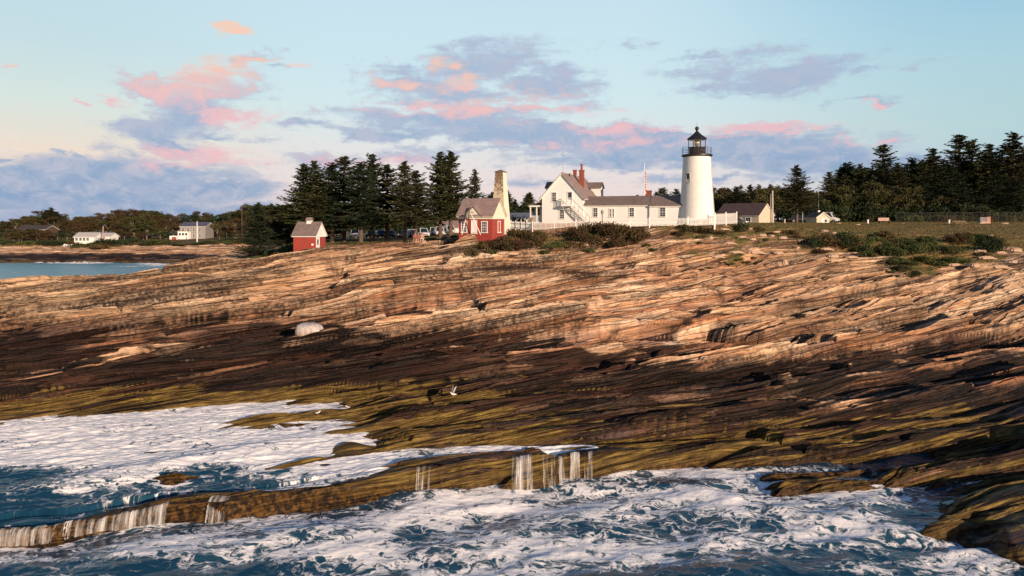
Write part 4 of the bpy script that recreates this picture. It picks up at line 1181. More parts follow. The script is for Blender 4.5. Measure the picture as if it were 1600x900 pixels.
chimney(-3.3, 8.3, .45, 5.6, 7.95)
chimney(8.2, 3.3, .62, 2.5, 4.55)
MB().tube((-2.5, 2.6, 6.2), (-2.5, 2.6, 6.95), .13, n=10).tube((-2.5, 2.6, 6.95), (-2.5, 2.6, 7.02), .2, n=10).build('vent_pipe', IRON, kh)
ms = MB().tube((W0 / 2, .3, 6.7), (W0 / 2, .3, 9.6), .02, .012, 6)
ms.tube((W0 / 2 - .3, .3, 9.45), (W0 / 2 + .3, .3, 9.35), .015, n=5); ms.lathe([(.01, 0), (.06, .05), (.06, .1), (.01, .14)], 8, (W0 / 2 - .28, .3, 9.45)); ms.lathe([(.01, 0), (.06, .05), (.06, .1), (.01, .14)], 8, (W0 / 2, .3, 9.62))
ms.build('weather_mast', simple('galvanised_mast', (.25, .25, .26), .5, metal=.6), kh)
# porch on the left side
po = MB().box(W0 - 1.9, W0 - .01, .35, 5.0, .18, .34).build('porch', TRIMW, kh)
for x, y in ((W0 - 1.8, .45), (W0 - 1.8, 2.6), (W0 - 1.8, 4.9), (W0 - .9, .45), (W0 - .12, .45)): MB().box(x - .07, x + .07, y - .07, y + .07, .345, 2.5).build('porch_post', TRIMW, po)
bl = MB()
for x in np.linspace(W0 - 1.7, W0 - .2, 13): bl.box(x - .02, x + .02, .43, .47, .42, 1.12)
bl.box(W0 - 1.75, W0 - .1, .41, .49, 1.12, 1.19); bl.box(W0 - 1.75, W0 - .1, .42, .48, .40, .45)
bl.build('balustrade', TRIMW, po)
MB().prism([(W0 - 2.15, 2.55), (W0 - .005, 3.05), (W0 - .005, 3.14), (W0 - 2.15, 2.64)], .1, 5.3, 'y').build('porch_roof', ROOFG, po)
MB().box(W0 - 2.0, W0 - .01, .28, .40, 2.40, 2.62).box(W0 - 2.0, W0 - 1.86, .40, 5.1, 2.40, 2.56).build('porch_beam', TRIMW, po)
MB().box(W0 - 1.95, W0 - 1.45, .05, .75, -1.2, .95).build('stone_pier', STONE, po)
MB().box(W0 - .35, W0 - .006, .95, 2.0, .36, 2.35).build('porch_door', GLASS, po)

# ------------------------------------------------------------------ bell house with its tall weight tower
BR = R(-23)
bh = empty('bell_house', (px(769, 79), 79, 11.35), BR, 'red brick bell house with cream gables and tall tapering tower', 'bell house')
gable(bh, -4.35, 0, 0, 3.6, 2.55, 2.98, 4.80, 'x', CREAM, ROOFP, CREAM, .26)
MB().box(-4.345, -.005, .005, 3.595, -1.2, 2.549).build('brick_wall', REDB, bh)
MB().box(-4.43, .08, -.08, 3.68, 2.55, 2.86).build('frieze', CREAM, bh)
dg = MB().prism([(-3.35, 2.87), (-1.35, 2.87), (-2.35, 4.02)], -.14, 1.2, 'y').build('front_gable', CREAM, bh)
MB().prism([(-3.5, 2.80), (-2.35, 4.10), (-1.2, 2.80), (-1.2, 2.90), (-2.35, 4.20), (-3.5, 2.90)], -.3, 1.25, 'y').build('roof', ROOFP, dg)
window(bh, -3.62, 0, 1.62, .62, 1.22, '-y', 3, 4)
window(bh, -.98, 0, 1.62, .62, 1.22, '-y', 3, 4)
d_ = MB().box(-2.62, -2.02, -.05, .0, .95, 2.35).box(-2.70, -2.62, -.07, .0, .9, 2.42).box(-2.02, -1.94, -.07, .0, .9, 2.42).box(-2.7, -1.94, -.08, 0, 2.35, 2.44).box(-2.75, -1.89, -.1, 0, .82, .9)
d_.build('shuttered_door', TRIMW, bh)
nw = MB().box(-.005, .05, 1.55, 1.62, 1.0, 2.25).box(-.005, .05, 2.25, 2.32, 1.0, 2.25).box(-.005, .09, 1.45, 2.42, .92, 1.03).box(-.005, .05, 1.55, 2.32, 2.25, 2.33)
nw.build('blind_window', TRIMW, bh)
# bell on its two raking poles
MB().tube((-2.35, .0, 3.35), (-2.35, -1.0, 3.35), .06, n=6).build('bell_beam', WOODG, bh)
MB().lathe([(.05, 3.28), (.16, 3.24), (.22, 3.1), (.25, 2.9), (.33, 2.66), (.38, 2.56), (.34, 2.55), (.05, 2.8)], 20, (-2.85, -.9, 0)).tube((-2.85, -.9, 3.25), (-2.35, -.95, 3.4), .035, n=6).build('bell', simple('aged_bronze', (.17, .15, .12), .45, .3, 6, metal=.6), bh, True)
MB().tube((-2.75, -.9, 3.35), (-3.35, -1.1, .75), .05, n=8).build('pole', TRIMW, bh)
MB().tube((-2.35, -.95, 3.35), (-.95, -1.1, .75), .05, n=8).build('pole', TRIMW, bh)
# weight tower
mt, n = new_mat('worn_tower_shingles')
tc = n.node('ShaderNodeTexCoord').outputs['Object']
sp = n.node('ShaderNodeSeparateXYZ', {0: tc}).outputs
bk = n.node('ShaderNodeTexBrick', {'Vector': n.node('ShaderNodeCombineXYZ', {0: n.m('ADD', sp[0], sp[1]), 1: sp[2], 2: 0.0}).outputs[0], 'Color1': (.72, .62, .46), 'Color2': (.64, .54, .40), 'Mortar': (.40, .32, .22), 'Scale': 1.0, 'Mortar Size': .01, 'Brick Width': .17, 'Row Height': .15})
wn1 = n.noise(n.mapping(tc, sc=(1, 1, 1)), 5.5, 5, .7)
wk = n.m('MULTIPLY', n.rng(n.m('ADD', wn1, n.m('MULTIPLY', n.m('SUBTRACT', sp[2], 5.6), .07)), .45, .62), .9)
finish(n, n.node('ShaderNodeBsdfPrincipled', {'Base Color': n.mix(wk, bk.outputs[0], (.15, .085, .05)), 'Roughness': .9, 'Specular IOR Level': .15}))
tcx, tcy, hb, ht, ztop = -.85, 4.35, 1.05, .50, 8.25
def sq(h, z): return [(tcx - h, tcy - h, z), (tcx + h, tcy - h, z), (tcx + h, tcy + h, z), (tcx - h, tcy + h, z)]
bt = MB()
bt.add(sq(hb + .06, -1.2) + sq(ht, ztop), [(0, 1, 5, 4), (3, 0, 4, 7)], 1)
bt.add(sq(hb + .06, -1.2) + sq(ht, ztop), [(1, 2, 6, 5), (2, 3, 7, 6), (3, 2, 1, 0), (4, 5, 6, 7)], 0)
wt = bt.build('weight_tower', [CREAM, mt], bh)
MB().add(sq(ht + .09, ztop + .004) + sq(ht + .09, ztop + .09) + [(tcx, tcy, ztop + .36)], [(3, 2, 1, 0), (0, 1, 5, 4), (1, 2, 6, 5), (2, 3, 7, 6), (3, 0, 4, 7), (4, 5, 8), (5, 6, 8), (6, 7, 8), (7, 4, 8)]).build('cap', ROOFG, wt)

# ------------------------------------------------------------------ oil house
oh = empty('oil_house', (px(492.5, 82), 82, 9.75), R(-8), 'small red oil house with grey roof and white cupola on the rock', 'shed')
gable(oh, -2.78, 0, 0, 3.05, 1.98, 2.15, 3.62, 'x', TRIMW, ROOFG, TRIMW, .2)
MB().box(-2.775, -.005, .005, 3.045, -1.5, 1.979).build('red_wall', REDB, oh)
MB().box(-2.84, .06, -.06, 3.11, 1.98, 2.12).build('frieze', TRIMW, oh)
od = MB().box(-.003, .05, .25, .33, .1, 1.9).box(-.003, .05, 1.1, 1.18, .1, 1.9).box(-.003, .06, .25, 1.18, 1.9, 1.97).box(-.003, .03, .33, 1.1, .1, 1.9).build('door', TRIMW, oh)
MB().box(.028, .036, .5, .9, 1.05, 1.7).build('pane', GLASS, od)
MB().lathe([(.03, 0), (.05, .02), (.03, .05)], 8, (.06, 1.0, .95)).build('handle', IRON, od)
MB().box(-.48, -.2, -.03, .0, 1.0, 1.2).build('notice_plate', TRIMW, oh)
cu = MB().box(-1.68, -1.12, 1.24, 1.80, 3.4, 4.0).build('cupola', TRIMW, oh)
MB().prism([(1.12, 3.99), (1.52, 4.28), (1.92, 3.99), (1.92, 4.06), (1.52, 4.36), (1.12, 4.06)], -1.78, -1.02, 'x').build('roof', ROOFP, cu)

# ------------------------------------------------------------------ white picket fence round the station
def picket_run(pts, h_):
    """one fence: posts, rails and pickets along ground points"""
    fe = empty('picket_fence', pts[0])
    railm = MB(); pk = MB(); done = []
    o = Vector(pts[0])
    for a, b in zip(pts[:-1], pts[1:]):
        a = Vector(a) - o; b = Vector(b) - o
        L = (b - a).length; n_ = max(1, round(L / 2.3))
        d = (b - a).normalized(); side = Vector((d.y, -d.x, 0)).normalized()
        for k in range(n_ + 1):
            p = a + (b - a) * k / n_
            if any((p - q_).length < .3 for q_ in done): continue
            done.append(p); post = MB()
            post.box(p.x - .06, p.x + .06, p.y - .06, p.y + .06, p.z - .5, p.z + h_ + .10)
            post.add([(p.x - .08, p.y - .08, p.z + h_ + .101), (p.x + .08, p.y - .08, p.z + h_ + .101), (p.x + .08, p.y + .08, p.z + h_ + .101), (p.x - .08, p.y + .08, p.z + h_ + .101), (p.x, p.y, p.z + h_ + .2)], [(3, 2, 1, 0), (0, 1, 4), (1, 2, 4), (2, 3, 4), (3, 0, 4)])
            post.build('post', FENCEW, fe)
        for zz in (.28, h_ - .25):
            railm.tube(a + Vector((0, 0, zz)), b + Vector((0, 0, zz)), .045, n=4)
        m_ = int(L / .155)
        for k in range(m_):
            p = a + (b - a) * (k + .5) / m_ + side * .055
            q = d * .036
            t_ = side * .012
            z0, z1 = p.z + .08, p.z + h_ - .06
            c = [p - q - t_, p + q - t_, p + q + t_, p - q + t_]
            vs = [(x.x, x.y, z0) for x in c] + [(x.x, x.y, z1) for x in c] + [((p - t_).x, (p - t_).y, z1 + .07), ((p + t_).x, (p + t_).y, z1 + .07)]
            pk.add(vs, [(3, 2, 1, 0), (0, 1, 5, 4), (1, 2, 6, 5), (2, 3, 7, 6), (3, 0, 4, 7), (4, 5, 8), (6, 7, 9), (5, 6, 9, 8), (7, 4, 8, 9)])
    railm.build('rails', FENCEW, fe)
    pkt = pk.build('pickets', FENCEW, fe); pkt['kind'] = 'stuff'
    return fe


def fp(u, v, D_):
    p = at(u, D_)
    return (p.x, p.y, max(p.z - .05, HC - (v - HZ) / FPX * D_))


tag(picket_run([fp(798, 358, 96), fp(832, 360.5, 87), fp(900, 358.5, 86), fp(985, 354.8, 84.5), fp(1075, 354, 83.5), fp(1116, 352.5, 84)], 1.08), "long white picket fence before the keeper's house and tower", 'fence')
tag(picket_run([fp(1117, 352, 84.1), fp(1151, 350, 87)], 1.42), 'short tall white picket fence right of the lighthouse base', 'fence')

# lamp post, flagpole
lp = empty('lamp_post', at(941, 83.5), 0, 'dark lamp post with glass lantern beside the white wing', 'lamp post')
MB().lathe([(.09, -.3), (.08, .1), (.05, .2), (.045, 1.75), (.09, 1.8)], 10).build('post', IRON, lp)
MB().lathe([(.10, 1.81), (.19, 2.15), (.19, 2.2), (.05, 2.36), (.02, 2.45)], 8).build('lantern', simple('frosted_lantern', (.26, .25, .22), .4), lp)
fl = empty('flagpole', (px(1007, 102), 102, 13.2), 0, 'white flagpole with a furled striped flag behind the wing', 'flagpole')
MB().lathe([(.09, -.2), (.08, 4), (.045, 8.95), (.02, 9.0)], 10).lathe([(.02, 9.0), (.1, 9.07), (.1, 9.14), (.02, 9.2)], 10).build('pole', TRIMW, fl)
mfl, n = new_mat('striped_flag_cloth')
uvn = n.attr('fx'); vvn = n.attr('fz')
st = n.m('GREATER_THAN', n.m('FRACT', n.m('MULTIPLY', vvn, 6.5)), .5)
cc = n.mix(st, (.42, .03, .035), (.72, .70, .68))
cc = n.mix(n.m('MULTIPLY', n.m('LESS_THAN', uvn, .42), n.m('GREATER_THAN', vvn, .46)), cc, (.03, .045, .14))
finish(n, n.node('ShaderNodeBsdfPrincipled', {'Base Color': cc, 'Roughness': .8}))
Nf = 26
fx, fz = np.meshgrid(np.linspace(0, 1, Nf), np.linspace(0, 1, Nf))
FXp = .06 + .30 * fx * (.5 + .5 * (1 - fz)) * np.cos(fx * 14) * .6 + .12 * fx
FYp = .16 * np.sin(fx * 14) * fx
FZp = 5.9 + 2.3 * fz - 1.1 * fx * (1.0 - .25 * fz)
fo = grid_mesh('flag', FXp, FYp, FZp, {'fx': fx, 'fz': fz}, mfl, smooth=True)
del fo['kind']
fo.parent = fl

# ------------------------------------------------------------------ buildings behind
gr_ = empty('garage', (px(1185.6, 122), 122, 12.9), R(-45), 'long beige garage with dark brown roof behind the lighthouse', 'garage')
gable(gr_, -8.2, 0, 0, 6.2, -.8, 1.75, 3.85, 'x', BEIGE, ROOFD, TRIMW, .2)
window(gr_, -2.0, 0, 1.0, .9, .7, '-y', 2, 1)
MB().box(-5.6, -3.4, -.06, .0, -.3, 1.45).build('garage_door', PALEW, gr_)
hu = empty('ticket_hut', (px(1286, 128), 128, 13.35), R(12), 'small white gabled hut with mast on its roof by the lawn', 'hut')
gable(hu, -1.35, 1.35, 0, 3.2, -.3, .95, 1.85, 'y', BEIGE, ROOFG, TRIMW, .22)
window(hu, .55, 0, .35, .5, .5, '-y', 1, 1)
MB().box(-.35, .15, -.04, 0, -.25, .85).build('door', TRIMW, hu)
MB().lathe([(.02, 0), (.09, .05), (.09, .12), (.02, .16)], 8, (0, -.08, 1.35)).build('lamp', TRIMW, hu)
MB().box(-.2, .2, 1.1, 1.5, 1.8, 2.3).build('cupola', TRIMW, hu)
MB().tube((0, 1.3, 2.2), (0, 1.3, 7.6), .035, .02, 6).build('mast', simple('grey_mast', (.4, .38, .36), .6), hu)
bb = empty('low_building', (px(830, 150), 150, 13.0), R(-4), 'low building with blue grey roof behind the bell house', 'building')
gable(bb, -5.2, 0, 0, 6, -.6, 1.1, 2.3, 'x', WHITE, ROOFB, TRIMW, .3)
wb = empty('white_cottage', (px(716, 152), 152, 10.6), R(-6), 'white cottage with pale roof behind the parked cars', 'cottage')
gable(wb, -5.2, 1.0, 0, 5, -.8, 1.5, 2.9, 'x', WHITE, ROOFP, TRIMW, .25)
window(wb, -3.6, 0, .8, .7, .8, '-y', 2, 2)


def far_house(name, u0, u1, D_, zb, ze, zr, dep, ridge, wallm, roofm, label, wins=(), rz=0.0):
    x0, x1 = px(u0, D_), px(u1, D_)
    h = empty(name, ((x0 + x1) / 2, D_, zb), rz, label, 'house')
    hw = (x1 - x0) / 2
    gable(h, -hw, hw, 0, dep, -1.5, ze - zb, zr - zb, ridge, wallm, roofm, TRIMW, .35, .14, .15)
    for (f, z, w_, hh_) in wins: window(h, -hw + 2 * hw * f, 0, z, w_, hh_, '-y', 2, 2)
    return h, hw


zf = lambda v, D_: HC - (v - HZ) / FPX * D_
h, hw = far_house('grey_house', 281, 321, 285, zf(374, 285), zf(354, 285), zf(348, 285), 8, 'x', SHGREY, simple('slate_blue_roof', (.09, .09, .14), .8, .15), 'grey shingled two storey house with dark roof on the far shore',
                  [(.12, 4.1, .9, 1.2), (.33, 4.1, .9, 1.2), (.54, 4.1, .9, 1.2), (.78, 4.1, .9, 1.2), (.54, 1.6, .9, 1.2), (.78, 1.6, .9, 1.2)])
sp_ = MB().box(-hw + .2, -hw + 4.6, -2.2, -.01, -1.5, 3.3).build('sun_porch', TRIMW, h)
for f in (1.1, 2.4, 3.7): window(sp_, -hw + f, -2.2, 2.2, .9, .9, '-y', 1, 1)
MB().prism([(-hw - .0, 3.31), (-hw + 4.8, 3.31), (-hw + 4.8, 3.5), (-hw, 3.5)], -2.4, -.02, 'y').build('roof', ROOFW, sp_)
ga_ = MB().box(-hw - 2.0, -hw + 1.0, -4.6, -2.22, -1.5, 1.6).build('garage', TRIMW, h)
MB().box(-hw - 1.0, -hw + .8, -4.68, -4.6, -.8, 1.1).build('garage_door', CHIMB, ga_)
h, hw = far_house('white_shore_cottage', 116, 147, 250, zf(378.5, 250), zf(370.5, 250), zf(364.5, 250), 6, 'x', TRIMW, ROOFW, 'low white cottage with pale roof and screened porch on the far shore', [(.12, 1.1, .9, 1.0), (.32, 1.1, .9, 1.0), (.5, 1.1, .9, 1.0), (.68, 1.1, .9, 1.0)])
far_house('white_roofed_annex', 150, 171, 258, zf(378, 258), zf(370, 258), zf(365, 258), 6, 'x', TRIMW, ROOFW, 'pale roofed annex half hidden by bushes beside the white cottage', [(.5, 1.1, .8, .9)])
far_house('red_house', 322, 352, 312, zf(362, 312), zf(355, 312), zf(347, 312), 7, 'x', ROOFR, ROOFR, 'long red brown house among the trees on the far shore', [(.4, 1.0, 1.0, 1.0), (.7, 1.0, 1.0, 1.0)])
far_house('gabled_red_house', 353, 367, 325, zf(360, 325), zf(345, 325), zf(337, 325), 8, 'y', ROOFR, ROOFR, 'steep gabled red house above the long red house', [(.5, 2.6, 1.0, 1.2)])
far_house('brown_house', 26, 70, 268, zf(369, 268), zf(359, 268), zf(353, 268), 8, 'x', WOODB, simple('charcoal_roof', (.06, .05, .05), .85, .2), 'dark brown house sunk among trees at the left shore', [(.2, 1.3, .9, 1.0), (.4, 1.3, .9, 1.0), (.75, 1.3, .9, 1.0)])


# ================================================================== vegetation
def leaf_mesh(name, P, A, B, mat, smooth=False):
    """many small four-cornered leaves: centres P, half axes A and B (N x 3)"""
    n_ = len(P)
    V_ = np.stack([P - A, P - B * .9 + A * .1, P + A, P + B], 1).reshape(-1, 3)
    me = bpy.data.meshes.new(name)
    me.vertices.add(4 * n_)
    me.vertices.foreach_set('co', V_.reshape(-1).astype(np.float32))
    me.loops.add(4 * n_)
    me.loops.foreach_set('vertex_index', np.arange(4 * n_, dtype=np.int32))
    me.polygons.add(n_)
    me.polygons.foreach_set('loop_start', np.arange(0, 4 * n_, 4, dtype=np.int32))
    me.polygons.foreach_set('loop_total', np.full(n_, 4, np.int32))
    me.update(calc_edges=True)
    me.materials.append(mat)
    o = bpy.data.objects.new(name, me)
    COL.objects.link(o)
    return o


def unit(a):
    return a / np.maximum(np.linalg.norm(a, axis=1, keepdims=True), 1e-6)


def make_spruce(seed, h_, rmax, gap, low, mat, top=1.0, lean=0.0, ragged=.25):
    r = np.random.RandomState(seed)
    root = empty('spruce_tree', (0, 0, -500))
    tr = MB().lathe([(.018 * h_, -.4), (.0145 * h_, .3), (.011 * h_, h_ * .4), (.008 * h_, h_ * .75), (.0015 * h_, h_ * .985)], 8)
    P = []; A = []; B = []
    z = low * h_
    while z < h_ * .985:
        f = (z - low * h_) / (h_ * (1 - low))
        rad = rmax * (1 - f) ** .82 * (.25 + .75 * min(1, f * 5 + .45)) + .12
        nb = r.randint(5, 8) if f < .9 else 4
        a0 = r.rand() * 6.28
        for k in range(nb):
            if r.rand() < gap: continue
            az = a0 + 6.283 * k / nb + r.normal(0, .25)
            L = rad * (1 + r.normal(0, ragged))
            L = max(L, .12)
            up = .55 * f ** 2 - .22 * (1 - f) + r.normal(0, .08)
            zb = z + r.normal(0, .16)
            m_ = max(3, int(L / .17))
            t = (np.arange(m_) + .6) / m_
            d = np.array([math.cos(az), math.sin(az)])
            q = np.zeros((m_, 3))
            q[:, 0] = d[0] * L * t; q[:, 1] = d[1] * L * t
            q[:, 2] = zb + L * (up * t - .22 * t * (1 - t) * 2 + .10 * t ** 3)
            if L > .8:
                tr.tube((0, 0, zb), (d[0] * L * .75, d[1] * L * .75, zb + L * (up * .75 - .08)), .018 + .008 * L, .008, 4)
            sidev = np.array([-d[1], d[0], 0.])
            wdt = .30 * L * (1 - t) ** .7 + .10
            for s_ in (-1, 1, -1, 1, 0):
                off = np.abs(r.rand(m_)) * wdt * s_
                c = q + sidev * off[:, None] + r.normal(0, .045, (m_, 3))
                c[:, 2] -= np.abs(off) * .28
                dirv = np.stack([d[0] + sidev[0] * s_ * .7 + r.normal(0, .25, m_), d[1] + sidev[1] * s_ * .7 + r.normal(0, .25, m_), r.normal(-.22, .25, m_)], 1)
                dirv = unit(dirv)
                nrm = unit(np.cross(dirv, r.normal(0, 1, (m_, 3))))
                ln = (.13 + .10 * r.rand(m_))[:, None]
                P.append(c); A.append(dirv * ln); B.append(nrm * ln * (.30 + .15 * r.rand()))
        z += (.23 + .19 * r.rand()) * (1.15 - .5 * f) * h_ / 14
    # leader
    tr.build('trunk', BARK, root, True)
    cr = leaf_mesh('crown', np.concatenate(P), np.concatenate(A), np.concatenate(B), mat)
    cr.parent = root
    if lean:
        for c in kids(root): c.rotation_euler = (0, lean, 0)
    return root


def make_broadleaf(seed, h_, rad, mat, bark=BARKG, dens=1.0, low=.25):
    r = np.random.RandomState(seed)
    root = empty('broadleaf_tree', (0, 0, -500))
    tr = MB().tube((0, 0, -.4), (.1, 0, h_ * .35), .02 * h_, .014 * h_, 8)
    P = []; A = []; B = []
    ncl = int(26 * dens)
    for k in range(ncl):
        az = r.rand() * 6.283; rr_ = rad * (r.rand() ** .55)
        zc = h_ * (low + (1 - low) * (.12 + .80 * r.rand()))
        lim = math.sqrt(max(0.05, 1 - ((zc / h_ - .62) / .45) ** 2))
        rr_ = rr_ * lim
        c = np.array([math.cos(az) * rr_, math.sin(az) * rr_, zc])
        z0 = h_ * (.2 + .35 * r.rand())
        mid = np.array([c[0] * .4, c[1] * .4, z0 + (zc - z0) * .6])
        tr.tube((.05, 0, z0), tuple(mid), .007 * h_, .005 * h_, 5); tr.tube(tuple(mid), tuple(c), .005 * h_, .0015 * h_, 4)
        cs = rad * (.20 + .16 * r.rand())
        n_ = int(150 * dens)
        g = unit(r.normal(0, 1, (n_, 3))) * (r.rand(n_, 1) ** .45) * cs * np.array([1.15, 1.15, .75])
        P.append(c + g)
        dv = unit(r.normal(0, 1, (n_, 3)))
        nv = unit(np.cross(dv, r.normal(0, 1, (n_, 3))))
        ln = (.022 * h_ * (.7 + .6 * r.rand(n_)))[:, None]
        A.append(dv * ln); B.append(nv * ln * .6)
    tr.build('trunk', bark, root, True)
    cr = leaf_mesh('crown', np.concatenate(P), np.concatenate(A), np.concatenate(B), mat)
    cr.parent = root
    return root


def make_shrub(seed, rad, h_, mat, n_=1500, leaf=.09):
    r = np.random.RandomState(seed)
    root = empty('shrub', (0, 0, -500))
    st_ = MB()
    cl = []
    for k in range(14):
        a = r.rand() * 6.283; q = rad * .85 * r.rand() ** .6
        hh_ = h_ * (.55 + .45 * r.rand()) * (1 - .55 * (q / rad) ** 2)
        cl.append((math.cos(a) * q, math.sin(a) * q, hh_))
        st_.tube((math.cos(a) * q * .3, math.sin(a) * q * .3, -.2), (math.cos(a) * q, math.sin(a) * q, hh_ * .85), .02, .006, 4)
    cl = np.array(cl)
    c = cl[r.randint(0, len(cl), n_)]
    g = unit(r.normal(0, 1, (n_, 3))) * (r.rand(n_, 1) ** .5) * rad * .36
    P = c + g * np.array([1.1, 1.1, .7]); P[:, 2] = np.abs(P[:, 2] - .12)
    P[:, 2] *= np.where(r.rand(n_) < .3, r.rand(n_), 1)
    dv = unit(r.normal(0, 1, (n_, 3)) + np.array([0, 0, .5])); nv = unit(np.cross(dv, r.normal(0, 1, (n_, 3))))
    ln = (leaf * (.7 + .7 * r.rand(n_)))[:, None]
    st_.build('stems', BARK, root)
    cr = leaf_mesh('foliage', P, dv * ln, nv * ln * .6, mat)
    cr.parent = root
    return root


SPR = [make_spruce(1, 14, 2.8, .04, .23, SPRUCE, ragged=.32), make_spruce(2, 14, 2.7, .08, .24, SPRUCE, ragged=.4), make_spruce(3, 14, 3.1, .03, .21, SPRUCED, ragged=.32), make_spruce(4, 14, 2.4, .16, .27, SPRUCE, ragged=.45), make_spruce(5, 14, 3.4, .12, .05, SPRUCED, ragged=.35), make_spruce(6, 14, 2.5, .34, .2, SPRUCE, ragged=.5)]
BRD = [make_broadleaf(11, 10, 4.0, LEAFG), make_broadleaf(12, 10, 4.6, LEAFB), make_broadleaf(13, 10, 3.6, LEAFD), make_broadleaf(14, 10, 4.4, LEAFG, dens=.7), make_broadleaf(15, 10, 4.2, LEAFB, dens=.75)]
SHR = [make_shrub(21, 1.5, 1.2, SHRUBG), make_shrub(22, 1.6, 1.3, SHRUBR), make_shrub(23, 1.5, 1.0, SHRUBO), make_shrub(24, 1.3, .8, SHRUBG), make_shrub(25, 1.8, 1.5, LEAFD)]
for o in SPR: tag(o, None, 'tree')
for o in BRD: tag(o, None, 'tree')
for o in SHR: tag(o, None, 'shrub')
used = set()
rg = random.Random(5)


def put(proto, loc, rz, sc, label, group=None):
    if proto.name in used:
        return dup(proto, loc, rz, sc, label, group)
    used.add(proto.name)
    KIDS[proto.name] = [(c, kids(c)) for c in kids(proto)]
    place(proto, loc, rz, sc, label, group)
    return proto


def tree(k, u, vtop, D_, label, group, hbase=14.0, protos=SPR, wide=1.0, zb=None):
    if protos is SPR: wide *= 1.4 if D_ < 130 else 1.35
    p = at(u, D_) if zb is None else Vector((px(u, D_), D_, zb))
    ztop = HC - (vtop - HZ) / FPX * D_
    s_ = max(.2, (ztop - p.z) / hbase)
    put(protos[k], p, rg.random() * 6.28, (s_ * wide, s_ * wide, s_), label, group)


G1 = 'spruces behind the parked cars'
tree(1, 474, 256, 112, 'ragged spruce leaning out leftmost above the red oil house', G1, wide=1.15)
tree(0, 491, 251, 110, 'tall bushy spruce directly above the red oil house', G1, wide=1.15)
tree(2, 519, 252, 112, 'dark dense spruce second in the spruce row', G1, wide=1.2)
tree(3, 538, 241, 116, 'tall thin topped spruce with open crown', G1, wide=1.3)
tree(2, 564, 251, 108, 'broad dark spruce in the middle of the spruce row', G1, wide=1.25)
tree(0, 581, 240, 113, 'tallest pointed spruce in the middle of the row', G1, wide=1.1)
tree(3, 605, 254, 114, 'spruce with a bent bare top right of the tallest pair', G1, wide=1.35)
tree(1, 632, 252, 105, 'spruce with clear bare trunk above the seated people', G1, wide=1.1)
tree(3, 650, 264, 106, 'shorter open spruce with thin trunk above the seated people', G1, wide=1.2)
tree(0, 688, 237, 112, 'left one of the twin spruces beside the bell house', G1, wide=1.1)
tree(1, 704, 236, 111, 'right one of the twin spruces beside the bell house', G1, wide=1.2)
tree(0, 742, 264, 135, 'spruce standing alone behind the bell house roof', G1, wide=.8)
tree(4, 402, 318, 112, 'wide low spruce at the edge of the cove', 'spruces by the cove', wide=1.25)
tree(2, 432, 322, 116, 'narrow dark spruce between the cove and red oil house', 'spruces by the cove', wide=1.3)
tree(4, 452, 318, 122, 'low dark spruce just behind the red oil house', 'spruces by the cove', wide=1.2)
tree(4, 500, 300, 128, 'dark low spruce filling in behind the oil house', 'spruces by the cove', wide=1.3)
tree(5, 478, 292, 126, 'half bare spruce behind the leftmost spruces', 'spruces by the cove', wide=1.3)
G2 = 'trees in the right hand forest'
for k, u, v, D_, lab in [
    (1, 1245, 258, 128, 'big loose limbed spruce standing before the trees right of garage'), (0, 1296, 268, 165, 'small pointed spruce top rising behind the hut mast'), (2, 1150, 290, 150, 'dark narrow spruce behind the garage roof'),
    (5, 1320, 272, 165, 'spruce with thin top above the white van'), (0, 1344, 256, 168, 'dark rounded spruce top left of the tall thin spruce'), (3, 1380, 223, 170, 'tall thin spruce rising alone out of the forest'), (1, 1362, 262, 175, 'ragged spruce just left of the tall thin spruce'),
    (0, 1402, 254, 160, 'short spruce right of the tall thin spruce'), (2, 1425, 245, 168, 'dark spruce at the middle of the forest'), (1, 1440, 250, 160, 'open spruce behind the lawn bench'), (0, 1457, 231, 165, 'sharply pointed spruce in the middle of the forest'),
    (2, 1480, 252, 158, 'dark filled spruce left of the tallest forest spruce'), (3, 1499, 207, 165, 'tall spruce with open branches near the right edge'), (1, 1519, 219, 168, 'spruce with ragged round top beside the tall open one'), (0, 1545, 224, 160, 'broad pointed spruce second from the right edge'),
    (5, 1562, 234, 170, 'half bare spruce between the two rightmost tall spruces'), (0, 1583, 206, 158, 'tallest spruce at the right edge of the forest'), (1, 1599, 236, 162, 'spruce cut off by the right edge of the photo'),
    (4, 1440, 282, 150, 'wide dark low spruce before the forest middle'), (4, 1500, 270, 148, 'wide dark low spruce before the tall open one'), (4, 1555, 268, 147, 'wide dark low spruce behind the chain link fence'), (4, 1590, 280, 145, 'wide dark low spruce at the right edge')]:
    tree(k, u, v, D_, lab, G2, wide=1.25 if k in (1, 3) else 1.2)
for i in range(52):
    u = 1312 + i * 6.2 + rg.uniform(-5, 5)
    tree(rg.choice((0, 2, 2, 4, 1)), u, rg.uniform(250, 282) - (u - 1320) * .03, rg.uniform(172, 195), 'dark spruce deep in the right hand forest', G2, wide=1.35)
for i, (k, u, v, D_) in enumerate([(0, 1330, 292, 150), (3, 1352, 287, 152), (0, 1372, 284, 148), (3, 1398, 290, 150), (0, 1418, 292, 149), (1, 1310, 305, 155), (3, 1270, 300, 150), (0, 1282, 312, 148), (2, 1300, 300, 160), (2, 1340, 300, 158), (3, 1465, 300, 150), (2, 1390, 300, 158)]):
    tree(k, u, v, D_, 'olive green broadleaf tree along the front of the right forest', 'broadleaf trees before the forest', 10, BRD, 1.0)
G3 = 'broadleaf trees behind the garage'
for i in range(15):
    u = 1108 + i * 9.5 + rg.uniform(-3, 3)
    tree(rg.choice((0, 0, 3, 4, 2)), u, rg.uniform(292, 302), rg.uniform(158, 180), 'green brown tree in the row behind the garage', G3, 10, BRD, 1.05)
